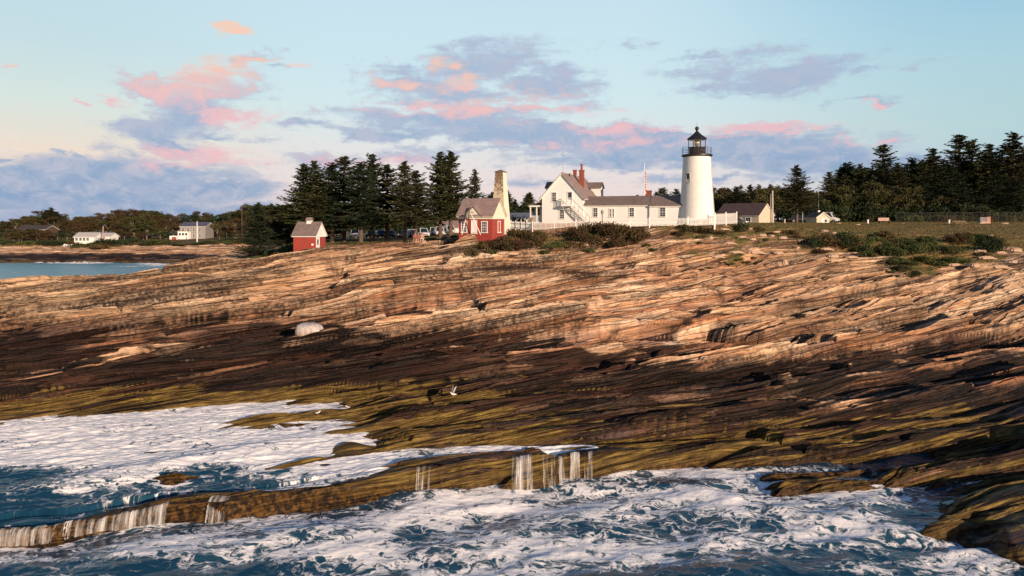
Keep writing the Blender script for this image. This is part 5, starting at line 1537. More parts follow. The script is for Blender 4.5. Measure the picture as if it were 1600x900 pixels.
for i in range(9):
    tree(rg.choice((0, 1, 5)), 1112 + i * 15 + rg.uniform(-6, 6), rg.uniform(287, 298), rg.uniform(182, 195), 'small spruce top showing above the trees behind the garage', G3, wide=1.3)
for i in range(13):
    u = 1212 + i * 8.5 + rg.uniform(-3, 3)
    tree(rg.choice((0, 3, 2, 4)), u, rg.uniform(296, 312), rg.uniform(155, 168), 'green tree between the garage and the right hand forest', 'trees between garage and forest', 10, BRD, 1.15)
G4 = 'far spruces behind the house and wing'
for i in range(30):
    u = rg.choice((rg.uniform(724, 850), rg.uniform(940, 1068)))
    tree(rg.choice((0, 1, 2, 5)), u, rg.uniform(295, 312) - (4 if u > 940 else 0), rg.uniform(195, 225), 'small dark spruce in the far line behind the white house', G4, wide=1.2)
for i in range(16):
    u = 714 + i * 9 + rg.uniform(-3, 3)
    tree(rg.choice((2, 2, 0)), u, rg.uniform(316, 328), rg.uniform(170, 190), 'dark green tree behind the bell house and house porch', 'dark trees behind the bell house', 10, BRD, 1.1)
# trees over the cove: brown and olive crowns with bare stems
G5 = 'trees on the far shore'
prof = [(-60, 345), (0, 352), (20, 344), (55, 336), (78, 326), (100, 338), (118, 341), (140, 340), (165, 335), (200, 328), (240, 330), (262, 333), (285, 341), (310, 329), (345, 336), (370, 330), (400, 322), (430, 320), (470, 322), (520, 330), (700, 335)]
for i in range(58):
    u = -55 + i * 9.0 + rg.uniform(-5, 5)
    D_ = rg.uniform(300, 345)
    vt = np.interp(u, [p_[0] for p_ in prof], [p_[1] for p_ in prof]) + rg.uniform(-3, 6)
    k = rg.choice((1, 4, 1, 0, 3, 2)) if u < 330 else rg.choice((0, 3, 0, 2, 4))
    if not (262 < u + 4 < 334 or 106 < u + 4 < 180): tree(rg.choice((1, 4, 0, 3)), u + 4, vt + rg.uniform(6, 14), D_ - 22, 'olive or brown crowned tree at the front of the far wood', 'trees at the front of the far wood', 10, BRD, 1.3)
    tree(k, u, vt, D_, ('russet', 'olive', 'dark green', 'green', 'brown')[0 if k == 1 else 4 if k == 4 else 1 if k == 0 else 3 if k == 3 else 2] + ' crowned tree in the wood behind the far shore', G5, 10, BRD, 1.25)
for (k, u, v) in [(1, 72, 328), (0, 80, 324), (2, 88, 330), (5, 4, 345), (0, 14, 346), (0, 372, 328), (1, 404, 316), (5, 378, 322), (1, 424, 318)]:
    tree(k, u, v, 300, 'small pointed spruce among the far shore trees', G5, wide=1.5)
for u in (22, 34, 46, 58, 70, 30, 64):
    tree(rg.choice((2, 0, 1)), u, rg.uniform(356, 361), 259, 'dark bushy tree half hiding the brown house', 'trees before the brown house', 10, BRD, 1.5)
for i in range(26):
    u = -60 + i * 17 + rg.uniform(-6, 6)
    if 108 < u < 176 or 264 < u < 332: continue
    tree(rg.choice((2, 0, 2, 1)), u, rg.uniform(357, 364), rg.uniform(268, 285), 'low dark bushy tree along the far shore', G5, 10, BRD, 1.6)
G6 = 'bushes along the far shore'
for i in range(64):
    u = -60 + i * 7.2 + rg.uniform(-3, 3)
    D_ = rg.uniform(243, 254)
    if 268 < u < 352: D_ = rg.uniform(238, 242)
    if 110 < u < 175: D_ = rg.uniform(238, 241)
    p = at(u, D_)
    s_ = rg.uniform(1.3, 2.2) * (.5 if 268 < u < 352 or 110 < u < 150 else 1)
    put(SHR[rg.choice((0, 4, 2, 4))], p, rg.random() * 6, (s_ * 1.5, s_ * 1.5, s_ * .8), 'low green bush along the top of the far rocks', G6)

# ------------------------------------------------------------------ scrub on the point
def shrubs(lst, group):
    for (u, v, k, s_, hz, label) in lst:
        p = hit(u, v); p.z -= .1
        put(SHR[k], p, rg.random() * 6.28, (s_, s_, s_ * hz), label, group)


rus, grn, olv = 'russet huckleberry bush in the thicket before the white house', 'green bush in the scrub before the white house', 'olive brown bush in the scrub beside the bell house'
L_ = []
for u, v, s_ in [(900, 366, 1.0), (920, 363, 1.15), (940, 362, 1.2), (960, 363, 1.15), (978, 365, 1.1), (996, 367, .95), (912, 374, 1.0), (950, 372, 1.1), (930, 378, .8), (985, 376, .8), (965, 380, .7)]:
    L_.append((u, v + 6, 1, s_, 1.15, rus))
for u, v, s_ in [(775, 385, .8), (790, 378, 1.0), (806, 374, 1.1), (822, 376, 1.15), (840, 374, 1.0), (800, 388, .8), (835, 385, .9), (815, 390, .7)]:
    L_.append((u, v + 4, rg.choice((1, 2, 1)), s_, 1.05, 'brown green bush in the thicket right of the bell house'))
for u, v, s_ in [(752, 392, .8), (738, 396, .7), (770, 394, .7), (856, 384, .75), (870, 388, .65), (890, 390, .7), (905, 388, .6), (848, 392, .6), (920, 390, .55), (880, 380, .6)]:
    L_.append((u, v + 3, rg.choice((0, 2, 3)), s_, .9, 'green bush low on the scrub before the white house'))
shrubs(L_, 'scrub before the house')
put(SHR[4], at(813, 101), .5, (1.3, 1.1, 1.35), 'round dark green bush between the bell house and porch')
shrubs([(1158, 362, 4, .72, 1.0, 'round dark green bush at the end of the picket fence')], None)
L_ = []
for u, v, s_ in [(1070, 362, .9), (1088, 364, .8), (1105, 364, .7), (1060, 368, .6), (1125, 368, .5), (1185, 362, .6), (1235, 366, .7), (1245, 372, .5), (1098, 372, .5), (1205, 368, .45)]:
    L_.append((u, v, rg.choice((2, 2, 1)), s_, .85, 'olive brown bush on the bare ground below the lighthouse'))
shrubs(L_, 'bushes below the lighthouse')
L_ = []
for i in range(48):
    u = rg.uniform(1258, 1550); f = abs(u - 1410) / 150
    v = rg.uniform(374, 392) if u < 1340 else rg.uniform(370, 398)
    L_.append((u, v + 4, rg.choice((1, 4, 2, 0)) if (u < 1330 or u > 1470) else rg.choice((0, 0, 2, 3)), rg.uniform(.55, 1.2), rg.uniform(.75, 1.2), 'bush in the broad thicket below the right lawn'))
shrubs(L_, 'thicket below the right lawn')
L_ = []
for u, v, s_ in [(1385, 412, .8), (1400, 408, .9), (1418, 411, .85), (1440, 407, .9), (1460, 410, .9), (1482, 408, .85), (1500, 408, .8), (1410, 420, .7), (1425, 428, .6), (1390, 422, .5)]:
    L_.append((u, v + 3, rg.choice((0, 3, 4)), s_, .75, 'dark green bush on the lower strip of scrub at right'))
for u, v, s_ in [(1140, 414, .45), (1152, 412, .5), (1164, 410, .5), (1176, 407, .4), (1128, 416, .4), (1095, 424, .35), (1108, 420, .35), (1064, 424, .3), (1196, 376, .35), (1010, 388, .5), (1018, 392, .5), (1090, 384, .4)]:
    L_.append((u, v, rg.choice((0, 3)), s_, .6, 'small green tuft growing in a crack of the upper rocks'))
shrubs(L_, 'green tufts on the rocks')
L_ = []
for i in range(22):
    u = rg.uniform(385, 460)
    L_.append((u, 0, rg.choice((0, 2, 4)), rg.uniform(.8, 1.3), .8, None))
for (u, v, k, s_, hz, lab) in L_:
    D_ = rg.uniform(86, 104)
    p = at(u, D_)
    put(SHR[k], p, rg.random() * 6, (s_, s_, s_ * hz), 'low bush on the slope between the cove and red oil house', 'bushes by the oil house')
for i in range(26):
    u = rg.uniform(505, 715); D_ = rg.uniform(90, 100)
    s_ = rg.uniform(.25, .42)
    put(SHR[rg.choice((0, 2, 2, 1))], at(u, D_), rg.random() * 6, (s_ * 1.3, s_ * 1.3, s_ * .8), 'low bush along the rock edge before the parked cars', 'bushes before the cars')
for i in range(20):
    u = rg.uniform(1410, 1640); D_ = rg.uniform(134, 140)
    s_ = rg.uniform(.7, 1.2)
    put(SHR[rg.choice((0, 2, 4))], at(u, D_), rg.random() * 6, (s_ * 1.3, s_ * 1.3, s_), 'low bush along the chain link fence', 'bushes along the fence')
for i in range(34):
    u = 1225 + i * 12.5 + rg.uniform(-5, 5); D_ = rg.uniform(143, 150)
    s_ = rg.uniform(1.6, 2.6)
    put(SHR[4], at(u, D_), rg.random() * 6, (s_ * 1.3, s_, s_ * 1.1), 'dark bush in the undergrowth at the foot of the right forest', 'undergrowth of the right forest')
for i in range(24):
    u = 508 + i * 8.6 + rg.uniform(-4, 4)
    tree(rg.choice((2, 2, 0, 3)), u, rg.uniform(334, 346), rg.uniform(152, 172), 'dark green tree behind the parked cars', 'dark trees behind the parked cars', 10, BRD, 1.35)
put(SHR[4], at(648, 145), 0, (2.6, 2.6, 2.2), 'rounded bush behind the middle parked cars', None)
put(SHR[0], at(672, 145), 2, (2.6, 2.6, 2.2), 'wide green bush behind the light blue car', None)

# grass blades wherever the ground is grassy
r = np.random.RandomState(77)
gi = np.nonzero(((grass > .45) & (U > -20) & (U < 1640)).ravel())[0]
wgt = (DGRID.ravel()[gi]) ** 1.0
sel = r.choice(gi, 46000, p=wgt / wgt.sum())
gx = X.ravel()[sel] + r.uniform(-.1, .1, len(sel)); gy = Y.ravel()[sel] + r.uniform(-.05, .05, len(sel)); gz = Z.ravel()[sel]
hgt = .07 + .24 * r.rand(len(sel)) * (1 - .8 * ss(gy, 92, 98)) * ss(fbm(gx / 3, gy / 3, 3, 333), -.3, .4)
P = np.stack([gx, gy, gz + hgt * .4], 1)
dv = unit(np.stack([r.normal(0, .35, len(sel)), r.normal(0, .35, len(sel)), np.ones(len(sel))], 1)) * hgt[:, None]
nv = unit(np.cross(dv, r.normal(0, 1, (len(sel), 3)))) * .035
gb = leaf_mesh('grass', P, dv, nv, GRASSM)
gb['kind'] = 'stuff'

# ------------------------------------------------------------------ loose rocks
ROCKS = simple('pale_loose_rock', (.50, .37, .28), .9, .3, 1.6, spec=.25, bump=.6, col2=(.38, .26, .19))
def make_rock(seed, lx, ly, lz):
    r = np.random.RandomState(seed)
    bm = bmesh.new()
    bmesh.ops.create_cube(bm, size=1)
    bmesh.ops.bevel(bm, geom=list(bm.edges), offset=.16, segments=2, affect='EDGES')
    bmesh.ops.subdivide_edges(bm, edges=list(bm.edges), cuts=1, use_grid_fill=True)
    for v in bm.verts:
        c = np.array(v.co)
        n_ = fbm(np.array([c[0] * 2.1 + seed]), np.array([c[1] * 2.1 + c[2] * 1.7]), 3, seed)[0]
        k = 1 + .45 * n_
        v.co = (c[0] * lx * k * (1 - .25 * c[2]) + .25 * lx * c[2] * (seed % 3 - 1), c[1] * ly * k, c[2] * lz * (1 + .5 * n_ + .35 * c[0] * ((seed % 2) * 2 - 1)))
    me = bpy.data.meshes.new('rock'); bm.to_mesh(me); bm.free()
    me.materials.append(ROCKS)
    me.polygons.foreach_set('use_smooth', [True] * len(me.polygons))
    me.set_sharp_from_angle(angle=R(30))
    o = bpy.data.objects.new('rock', me); COL.objects.link(o)
    o['category'] = 'rock'
    return o


RK = [make_rock(1, 1.6, .9, .45), make_rock(2, 1.0, .7, .5), make_rock(3, 2.2, .9, .4), make_rock(4, .8, .7, .55), make_rock(5, 1.4, .7, .3)]
G7 = 'loose rocks on the upper ledges'
rl = [(1132, 359, 2, .6, 'squared pink slab lying below the end of the picket fence'), (1172, 361, 1, .5, 'pale slab beside the round bush at fence end'), (1545, 371, 1, 1.1, 'whitish block beyond the thicket at the right'), (1562, 386, 3, 1.2, None),
      (930, 384, 1, .9, 'pale upright boulder in the scrub before the house'), (925, 380, 3, .7, None), (1302, 366, 1, .7, None), (1318, 364, 4, .7, None), (1288, 362, 0, .6, None), (1310, 350, 4, .7, None), (1340, 352, 4, .6, None), (1190, 368, 0, .7, None), (1205, 370, 1, .7, None), (1222, 372, 0, .7, None), (1212, 364, 4, .8, None), (1160, 372, 2, .6, None), (1175, 376, 0, .6, None), (1140, 382, 2, .7, None), (1110, 372, 3, .7, None), (1250, 376, 1, .6, None),
      (1290, 392, 2, .8, None), (1300, 402, 0, .9, None), (1345, 400, 4, .9, None), (1330, 404, 2, .7, None), (1375, 396, 1, .5, None), (1300, 410, 2, .8, None), (1420, 396, 4, .8, None), (1435, 392, 3, .6, None), (1470, 395, 4, .7, None), (1530, 394, 0, .9, None), (1560, 396, 2, .9, None), (1585, 392, 0, 1.0, None), (1540, 404, 2, 1.0, None), (1580, 410, 4, 1.1, None), (1490, 415, 2, .9, None), (1520, 420, 0, .9, None), (1560, 420, 2, 1.1, None),
      (560, 376, 2, 1.0, 'grey rock hump in the grass right of the oil house'), (800, 397, 4, .9, None), (770, 392, 1, .6, None), (783, 396, 0, .6, None), (828, 398, 4, .7, None), (1150, 396, 2, .8, None), (1180, 398, 2, 1.0, None), (1215, 396, 2, .8, None), (1120, 404, 2, .7, None), (1245, 388, 1, .6, None), (1225, 412, 3, .9, 'squared dark faced block standing in the upper ledges')]
usedr = set()
for (u, v, k, s_, lab) in rl:
    p = hit(u, v); p.z += .04 * s_
    o = RK[k]
    if o.name in usedr:
        o = o.copy(); COL.objects.link(o)
    usedr.add(RK[k].name)
    place(o, p, SA + rg.uniform(-.25, .3), s_, lab or 'pale flat slab lying loose among the upper ledges', G7)
for o in RK: o['category'] = 'rock'

# the white rounded boulder with its streaked face
bp_ = hit(480, 522)
mbld, n = new_mat('streaked_white_boulder')
tc = n.node('ShaderNodeTexCoord').outputs['Object']
sz = n.node('ShaderNodeSeparateXYZ', {0: tc}).outputs[2]
s1 = n.noise(n.mapping(tc, sc=(7, 7, .7)), 1, 4, .6)
cc = n.mix(n.rng(s1, .42, .62), (.50, .45, .42), (.31, .27, .26))
cc = n.mix(n.m('MULTIPLY', n.rng(sz, .32, .05), n.rng(n.noise(tc, 2.6, 4, .6), .45, .6)), cc, (.38, .17, .06))
finish(n, n.node('ShaderNodeBsdfPrincipled', {'Base Color': cc, 'Roughness': .85, 'Normal': n.node('ShaderNodeBump', {'Strength': .5, 'Distance': .06, 'Height': s1})}))
V_ = []; nb, na = 14, 28
mbb = MB()
prof_b = [(1.0, -.5), (1.04, -.1), (1.05, .2), (1.03, .5), (.95, .8), (.84, 1.03), (.66, 1.2), (.42, 1.31), (.16, 1.36)]
mbb.lathe(prof_b, 28)
mbb.v = [(x * (1 + .10 * gn(np.array([x * 1.3 + 5]), np.array([z * 1.4]), 9)[0]), y * .75, z * .72 * (1 + .06 * gn(np.array([x * 2.]), np.array([y * 2.]), 19)[0])) for x, y, z in mbb.v]
bo = mbb.build('boulder', mbld, None, True)
bo.scale = (1.14, 1.1, .85)
bo.location = bp_ + Vector((0, .6, -.05)); bo.rotation_euler = (0, R(3), R(4))
tag(bo, 'rounded whitish boulder with streaked face set in the brown ledges', 'boulder')

# ------------------------------------------------------------------ cars
PAINT = {k: simple(k + '_car_paint', c, .25, spec=.6) for k, c in {'silver': (.6, .6, .61), 'blue': (.14, .22, .38), 'white': (.75, .75, .74), 'beige': (.40, .34, .27), 'pale_blue': (.36, .48, .60), 'black': (.025, .027, .032), 'steel_blue': (.22, .30, .40), 'dark_red': (.16, .03, .03)}.items()}
TYRE = simple('tyre_rubber', (.02, .02, .02), .9)
RIM = simple('wheel_rim', (.4, .4, .42), .35, metal=.8)
LAMPG = simple('headlight_glass', (.55, .56, .56), .12, spec=.7)
CARGL = glass_mat('car_glass', (.015, .025, .032))


def make_car(name, L=4.5, Wd=1.8, H=1.5, cab=(.95, 4.1), van=False):
    """front towards -y"""
    root = empty(name, (0, 0, -500))
    b = MB(); g = MB()
    hb = .88 if not van else 1.0
    # lower body: rounded sections along the length
    prof = [(0, .42, .70, .86), (.12, .30, .80, .93), (.6, .26, hb - .02, 1.0), (1.2, .25, hb, 1.0), (L * .6, .25, hb, 1.0), (L - .5, .28, hb, .98), (L - .1, .34, hb - .08, .92), (L, .45, hb - .2, .86)]
    ring = []
    for (y, z0, z1, k) in prof:
        w_ = Wd / 2 * k
        ring.append([(-w_ * .92, y, z0), (w_ * .92, y, z0), (w_, y, z0 + .14), (w_, y, z1 - .16), (w_ * .93, y, z1), (-w_ * .93, y, z1), (-w_, y, z1 - .16), (-w_, y, z0 + .14)])
    vs = [p for r_ in ring for p in r_]
    fs = [tuple(range(8))[::-1], tuple(range(len(vs) - 8, len(vs)))]
    for i in range(len(ring) - 1):
        for j in range(8): fs.append((i * 8 + j, i * 8 + (j + 1) % 8, i * 8 + 8 + (j + 1) % 8, i * 8 + 8 + j))
    b.add(vs, fs)
    y0, y1 = cab
    wb_, wt_ = Wd / 2 * .92, Wd / 2 * .72
    r0, r1 = y0 + (.75 if not van else .55), y1 - (.45 if not van else .15)
    low = [(-wb_, y0, hb - .01), (wb_, y0, hb - .01), (wb_, y1, hb - .01), (-wb_, y1, hb - .01)]
    top = [(-wt_, r0, H), (wt_, r0, H), (wt_, r1, H), (-wt_, r1, H)]
    b.add(low + top, [(0, 1, 5, 4), (1, 2, 6, 5), (2, 3, 7, 6), (3, 0, 4, 7), (4, 5, 6, 7)])
    body = b.build('body', PAINT['white'], root, True, .03)

    def pane(q, nm):
        q = [Vector(p) for p in q]
        c = sum(q, Vector()) / 4
        nrm = (q[1] - q[0]).cross(q[2] - q[0]).normalized()
        if nrm.dot(c - Vector((0, (y0 + y1) / 2, hb))) < 0: nrm = -nrm
        qq = [c + (p - c) * .86 + nrm * .012 for p in q]
        qi = [c + (p - c) * .86 - nrm * .012 for p in q]
        MB().add(qq + qi, [(0, 1, 2, 3), (7, 6, 5, 4), (0, 1, 5, 4), (1, 2, 6, 5), (2, 3, 7, 6), (3, 0, 4, 7)]).build(nm, CARGL, root)
    pane([low[0], low[1], top[1], top[0]], 'windscreen')
    pane([low[2], low[3], top[3], top[2]], 'rear_window')
    pane([low[1], low[2], top[2], top[1]], 'side_window')
    pane([low[3], low[0], top[0], top[3]], 'side_window')
    for sx_ in (-1, 1):
        MB().box(min(sx_ * .5, sx_ * .8), max(sx_ * .5, sx_ * .8), -.02, .12, .62, .76).build('headlight', LAMPG, root)
        MB().box(min(sx_ * .55, sx_ * .82), max(sx_ * .55, sx_ * .82), L - .1, L + .015, .68, .82).build('tail_light', PAINT['dark_red'], root)
        for yy in (.85, L - .9):
            wl = MB().tube((sx_ * (Wd / 2 - .2), yy, .32), (sx_ * (Wd / 2 + .01), yy, .32), .32, n=18).build('wheel', TYRE, root)
            MB().tube((sx_ * (Wd / 2 - .02), yy, .32), (sx_ * (Wd / 2 + .02), yy, .32), .2, n=14).build('rim', RIM, wl)
    MB().box(-.45, .45, -.025, .1, .42, .58).build('grille', TYRE, root)
    root['category'] = 'car'
    return root


SEDAN = make_car('parked_car')
SUV = make_car('parked_car', 4.6, 1.9, 1.75, (1.05, 4.45))
VAN = make_car('parked_van', 5.0, 2.0, 2.1, (.75, 4.95), True)
VAN['category'] = 'van'
G8 = 'cars parked behind the spruces'
for i, (pr_, u, col, lab, D_, rz) in enumerate([
    (SUV, 555, 'silver', 'silver car facing out at the left end of the parking row', 134, .25), (SEDAN, 577, 'black', 'dark car mostly hidden behind spruce trunks', 138, -.1), (SEDAN, 596, 'blue', 'blue car parked between spruce trunks', 135, .2), (SEDAN, 611, 'white', 'white car with dark grille right of the blue one', 133, .3),
    (SEDAN, 627, 'white', 'white car partly behind a spruce trunk above the people', 135, -.2), (SUV, 642, 'beige', 'beige car behind the seated people', 138, .1), (SUV, 665, 'pale_blue', 'light blue car with large windscreen near the people', 132, .35), (SUV, 678, 'black', 'black car tucked between two blue ones', 137, .1), (SUV, 688, 'steel_blue', 'steel blue car left of the last spruce trunk', 131, .2), (SUV, 707, 'white', 'white car beside the red bell house wall', 132, .35)]):
    p = at(u, D_)
    p.z = max(p.z, HC - (371.5 - HZ) / FPX * D_ - .05)
    if pr_.name in used: o = dup(pr_, p, rz, 1, lab, G8)
    else:
        used.add(pr_.name); KIDS[pr_.name] = [(c, kids(c)) for c in kids(pr_)]
        place(pr_, p, rz, 1, lab, G8); o = pr_
    if col != 'white': recolor(o, PAINT['white'], PAINT[col])
place(VAN, at(1311, 138), R(52), 1, 'white van parked right of the small hut')
o = dup(SEDAN, at(1268, 138), R(80), 1, 'dark blue car half hidden left of the small hut'); recolor(o, PAINT['white'], PAINT['blue'])
del o['group']
o = dup(SEDAN, at(1168, 110, -.35), R(85), 1, 'white car before the garage, only its roof showing'); del o['group']

# ------------------------------------------------------------------ poles, benches, chain link fence, shore chairs
def pole(u, v0, v1, D_, rad, label, arm=False, mat=WOODG):
    z1 = HC - (v0 - HZ) / FPX * D_
    p = at(u, D_)
    t = empty('utility_pole', p, 0, label, 'pole')
    h_ = z1 - p.z
    MB().lathe([(rad, -.5), (rad * .95, h_ * .3), (rad * .7, h_), (rad * .2, h_ + .02)], 10).build('shaft', mat, t)
    if arm:
        MB().box(-.8, .8, -.06, .06, h_ - .5, h_ - .38).build('crossarm', mat, t)
    return t


PALEP = simple('pale_pole', (.50, .46, .42), .8, .2, 3)
pole(1207, 298, 345, 116, .17, 'pale utility pole at the right end of the garage', False, PALEP)
pole(1204, 303, 345, 119, .09, 'thin pole behind the pale pole at garage end', False, WOODG)
pole(161, 353, 378, 246, .22, 'pinkish wooden pole beside the white shore cottage', False, simple('reddish_pole', (.42, .28, .24), .8, .2))
pole(308, 346, 376, 262, .2, 'white flagpole before the grey shore house', False, TRIMW)
pole(378, 322, 350, 255, .2, 'dark utility pole among trees near the red houses', True, WOODB)
pole(1254, 331, 345, 130, .08, 'short grey post left of the small hut', False, PALEP)
bn = empty('bench', at(1382, 118), R(6), 'bench with broad pinkish back at the edge of the lawn', 'bench')
MB().box(-1.0, 1.0, .22, .28, .42, .98).build('backrest', simple('pinkish_bench_wood', (.46, .30, .25), .8, .2, 3), bn)
MB().box(-1.05, 1.05, -.25, .21, .38, .44).build('seat', WOODB, bn)
for x in (-.85, .85): MB().box(x - .05, x + .05, -.22, .2, -.1, .379).build('leg', WOODB, bn)
pt = empty('picnic_table', at(1496, 112), R(8), 'low wooden picnic table on the lawn at right', 'table')
PTW = simple('sunlit_plank_wood', (.52, .38, .24), .8, .2, 3)
MB().box(-1.2, 1.2, -.38, .38, .70, .75).build('tabletop', PTW, pt)
for s_ in (-1, 1):
    MB().box(-1.2, 1.2, s_ * .72 - .14, s_ * .72 + .14, .42, .46).build('seat', PTW, pt)
    MB().box(s_ * .85 - .05, s_ * .85 + .05, -.75, .75, .34, .419).tube((s_ * .85, -.3, .699), (s_ * .85, -.65, -.1), .05, n=6).tube((s_ * .85, .3, .699), (s_ * .85, .65, -.1), .05, n=6).build('leg', WOODB, pt)
sg = empty('stone_marker', at(1538, 118), R(4), 'pinkish and grey stone marker block on the far lawn', 'marker')
MB().box(-.9, .25, -.2, .2, -.1, 1.05).build('grey_panel', simple('grey_panel_face', (.16, .155, .17), .7, .2), sg)
MB().box(.252, .95, -.25, .25, -.1, 1.1).build('red_block', simple('reddish_granite', (.42, .22, .18), .8, .2), sg)
MB().prism([(-1.6, -.1), (.2, -.1), (.1, .28), (-1.2, .35)], -.9, -.22, 'y').build('plinth', ROCKS, sg)
for u, lab in ((1356, 'short white post on the lawn left of the bench'), (1483, 'short white post beside the picnic table'), (1226, 'short grey post on the lawn right of the garage')):
    q = empty('marker_post', at(u, 116), 0, lab, 'post')
    MB().box(-.11, .11, -.11, .11, -.2, .62).build('shaft', TRIMW if u != 1226 else PALEP, q, bevel=.02)
    MB().box(-.14, .14, -.14, .14, .621, .68).build('cap', TRIMW if u != 1226 else PALEP, q)
o = RK[3].copy(); COL.objects.link(o); place(o, at(1412, 118), 1, .5, 'small white stone on the lawn right of the bench', G7)
o = RK[0].copy(); COL.objects.link(o); place(o, at(1569, 117), .1, .8, 'whitish flat stone right of the stone marker', G7)
cf = empty('chain_link_fence', at(1400, 133), 0, 'grey chain link fence along the foot of the forest', 'fence')
base = cf.location.copy()
rl_ = MB(); wire = MB()
pts = [at(u, 133 - (u - 1400) * .012) - base for u in np.linspace(1400, 1680, 22)]
for a, b in zip(pts[:-1], pts[1:]):
    rl_.tube(a + Vector((0, 0, 1.85)), b + Vector((0, 0, 1.85)), .015, n=5)
    for k in range(14):
        f0, f1 = k / 14, (k + 1) / 14
        for z0, z1 in ((.1, 1.8), (1.8, .1)):
            wire.tube(a.lerp(b, f0) + Vector((0, 0, z0)), a.lerp(b, f1) + Vector((0, 0, z1)), .002, n=3)
GALV = simple('galvanised_steel', (.07, .07, .07), .6, .2)
for p in pts: MB().tube(p + Vector((0, 0, -.2)), p + Vector((0, 0, 1.9)), 0.025, n=6).build('post', GALV, cf)
rl_.build('top_rail', GALV, cf); w_ = wire.build('mesh_wire', IRON, cf); w_['kind'] = 'stuff'


def shore_chair():
    t = empty('deck_chair', (0, 0, -500), 0, None, 'chair')
    MB().box(-.38, .38, -.5, .35, .34, .40).build('seat', TRIMW, t)
    MB().prism([(.30, .36), (.36, .36), (.75, 1.15), (.69, 1.17)], -.36, .36, 'x').build('backrest', TRIMW, t)
    for s_ in (-1, 1):
        MB().box(s_ * .46 - .07, s_ * .46 + .07, -.55, .5, .58, .62).build('armrest', TRIMW, t)
        MB().box(s_ * .42 - .04, s_ * .42 + .04, -.5, -.4, 0, .58).build('leg', TRIMW, t)
        MB().box(s_ * .40 - .03, s_ * .40 + .03, .35, .45, 0, .58).build('leg', TRIMW, t)
    return t


ch = shore_chair(); KIDS[ch.name] = [(c, kids(c)) for c in kids(ch)]
for i, u in enumerate((99.5, 103.5, 107.5, 111.5)):
    p = Vector((px(u, 241), 241, HC - (382.2 - HZ) / FPX * 241))
    p.z = at(u, 241).z
    lab = ('white deck chair at the left end of the row on the far rocks', 'white deck chair second from left on the far rocks', 'white deck chair second from right on the far rocks', 'white deck chair at the right end nearest the cottage')[i]
    if i: dup(ch, p, .1 * i, .85, lab, 'deck chairs on the far shore')
    else: place(ch, p, 0, .85, lab, 'deck chairs on the far shore')

# ------------------------------------------------------------------ people sitting on the rocks
SKIN = simple('skin', (.45, .25, .17), .6, spec=.3)


def skin_obj(name, pts, edges, rad, mat, parent, lv=1):
    me = bpy.data.meshes.new(name)
    me.from_pydata(pts, edges, [])
    me.materials.append(mat)
    o = bpy.data.objects.new(name, me); COL.objects.link(o)
    o.parent = parent
    s_ = o.modifiers.new('skin', 'SKIN'); s_.use_smooth_shade = True
    for i, q in enumerate(me.skin_vertices[0].data):
        q.radius = rad[i] if isinstance(rad[i], tuple) else (rad[i], rad[i]); q.use_root = (i == 0)
    sb = o.modifiers.new('subsurf', 'SUBSURF'); sb.levels = lv; sb.render_levels = lv
    return o


def person(p, rz, shirt, legs, hair, label):
    root = empty('person', p, rz, label, 'person', 'people sitting on the rocks')
    P_ = [(0, 0, .47), (0, .01, .66), (0, .0, .86), (0, .0, .97), (0, -.02, 1.06), (0, -.03, 1.17), (0, -.02, 1.26)]
    E = [(i, i + 1) for i in range(6)]
    Rr = [(.16, .12), (.14, .10), (.16, .10), (.06, .06), (.055, .055), (.085, .10), (.07, .085)]
    for s_ in (-1, 1):
        k = len(P_)
        P_ += [(s_ * .10, -.02, .47), (s_ * .12, -.46, .48), (s_ * .12, -.50, .08), (s_ * .13, -.66, .04)]
        E += [(0, k), (k, k + 1), (k + 1, k + 2), (k + 2, k + 3)]; Rr += [.085, .06, .045, .032]
        k = len(P_)
        P_ += [(s_ * .19, .0, .93), (s_ * .24, -.06, .68), (s_ * .17, -.28, .58), (s_ * .14, -.35, .57)]
        E += [(2, k), (k, k + 1), (k + 1, k + 2), (k + 2, k + 3)]; Rr += [.055, .042, .032, .03]
        for j in range(5):
            q = len(P_)
            fx_ = s_ * .14 + (j - 2) * .018
            P_ += [(fx_, -.40, .575 - .01 * abs(j - 2)), (fx_, -.44 + .008 * abs(j - 2), .55)]
            E += [(k + 3, q), (q, q + 1)]; Rr += [.009, .008]
    skin_obj('body', P_, E, Rr, SKIN, root)
    skin_obj('shirt', [(0, 0, .56), (0, .01, .72), (0, 0, .88), (0, 0, .95), (-.2, 0, .92), (-.245, -.05, .74), (.2, 0, .92), (.245, -.05, .74)], [(0, 1), (1, 2), (2, 3), (2, 4), (4, 5), (2, 6), (6, 7)], [(.17, .13), (.16, .12), (.175, .12), .09, .07, .058, .07, .058], shirt, root)
    skin_obj('shorts', [(0, .0, .50), (-.10, -.03, .48), (-.12, -.34, .485), (.10, -.03, .48), (.12, -.34, .485)], [(0, 1), (1, 2), (0, 3), (3, 4)], [(.175, .14), .105, .085, .105, .085], legs, root)
    skin_obj('hair', [(0, .03, 1.30), (0, .05, 1.20), (0, .06, 1.08)], [(0, 1), (1, 2)], [(.085, .085), (.09, .06), (.06, .04)], hair, root)
    f = MB().box(-.05, -.02, -.135, -.115, 1.185, 1.2).box(.02, .05, -.135, -.115, 1.185, 1.2).box(-.03, .03, -.13, -.11, 1.11, 1.12).prism([(-.11, 1.2), (-.15, 1.14), (-.11, 1.135)], -.012, .012, 'x')
    f.build('face', WOODB, root)
    return root


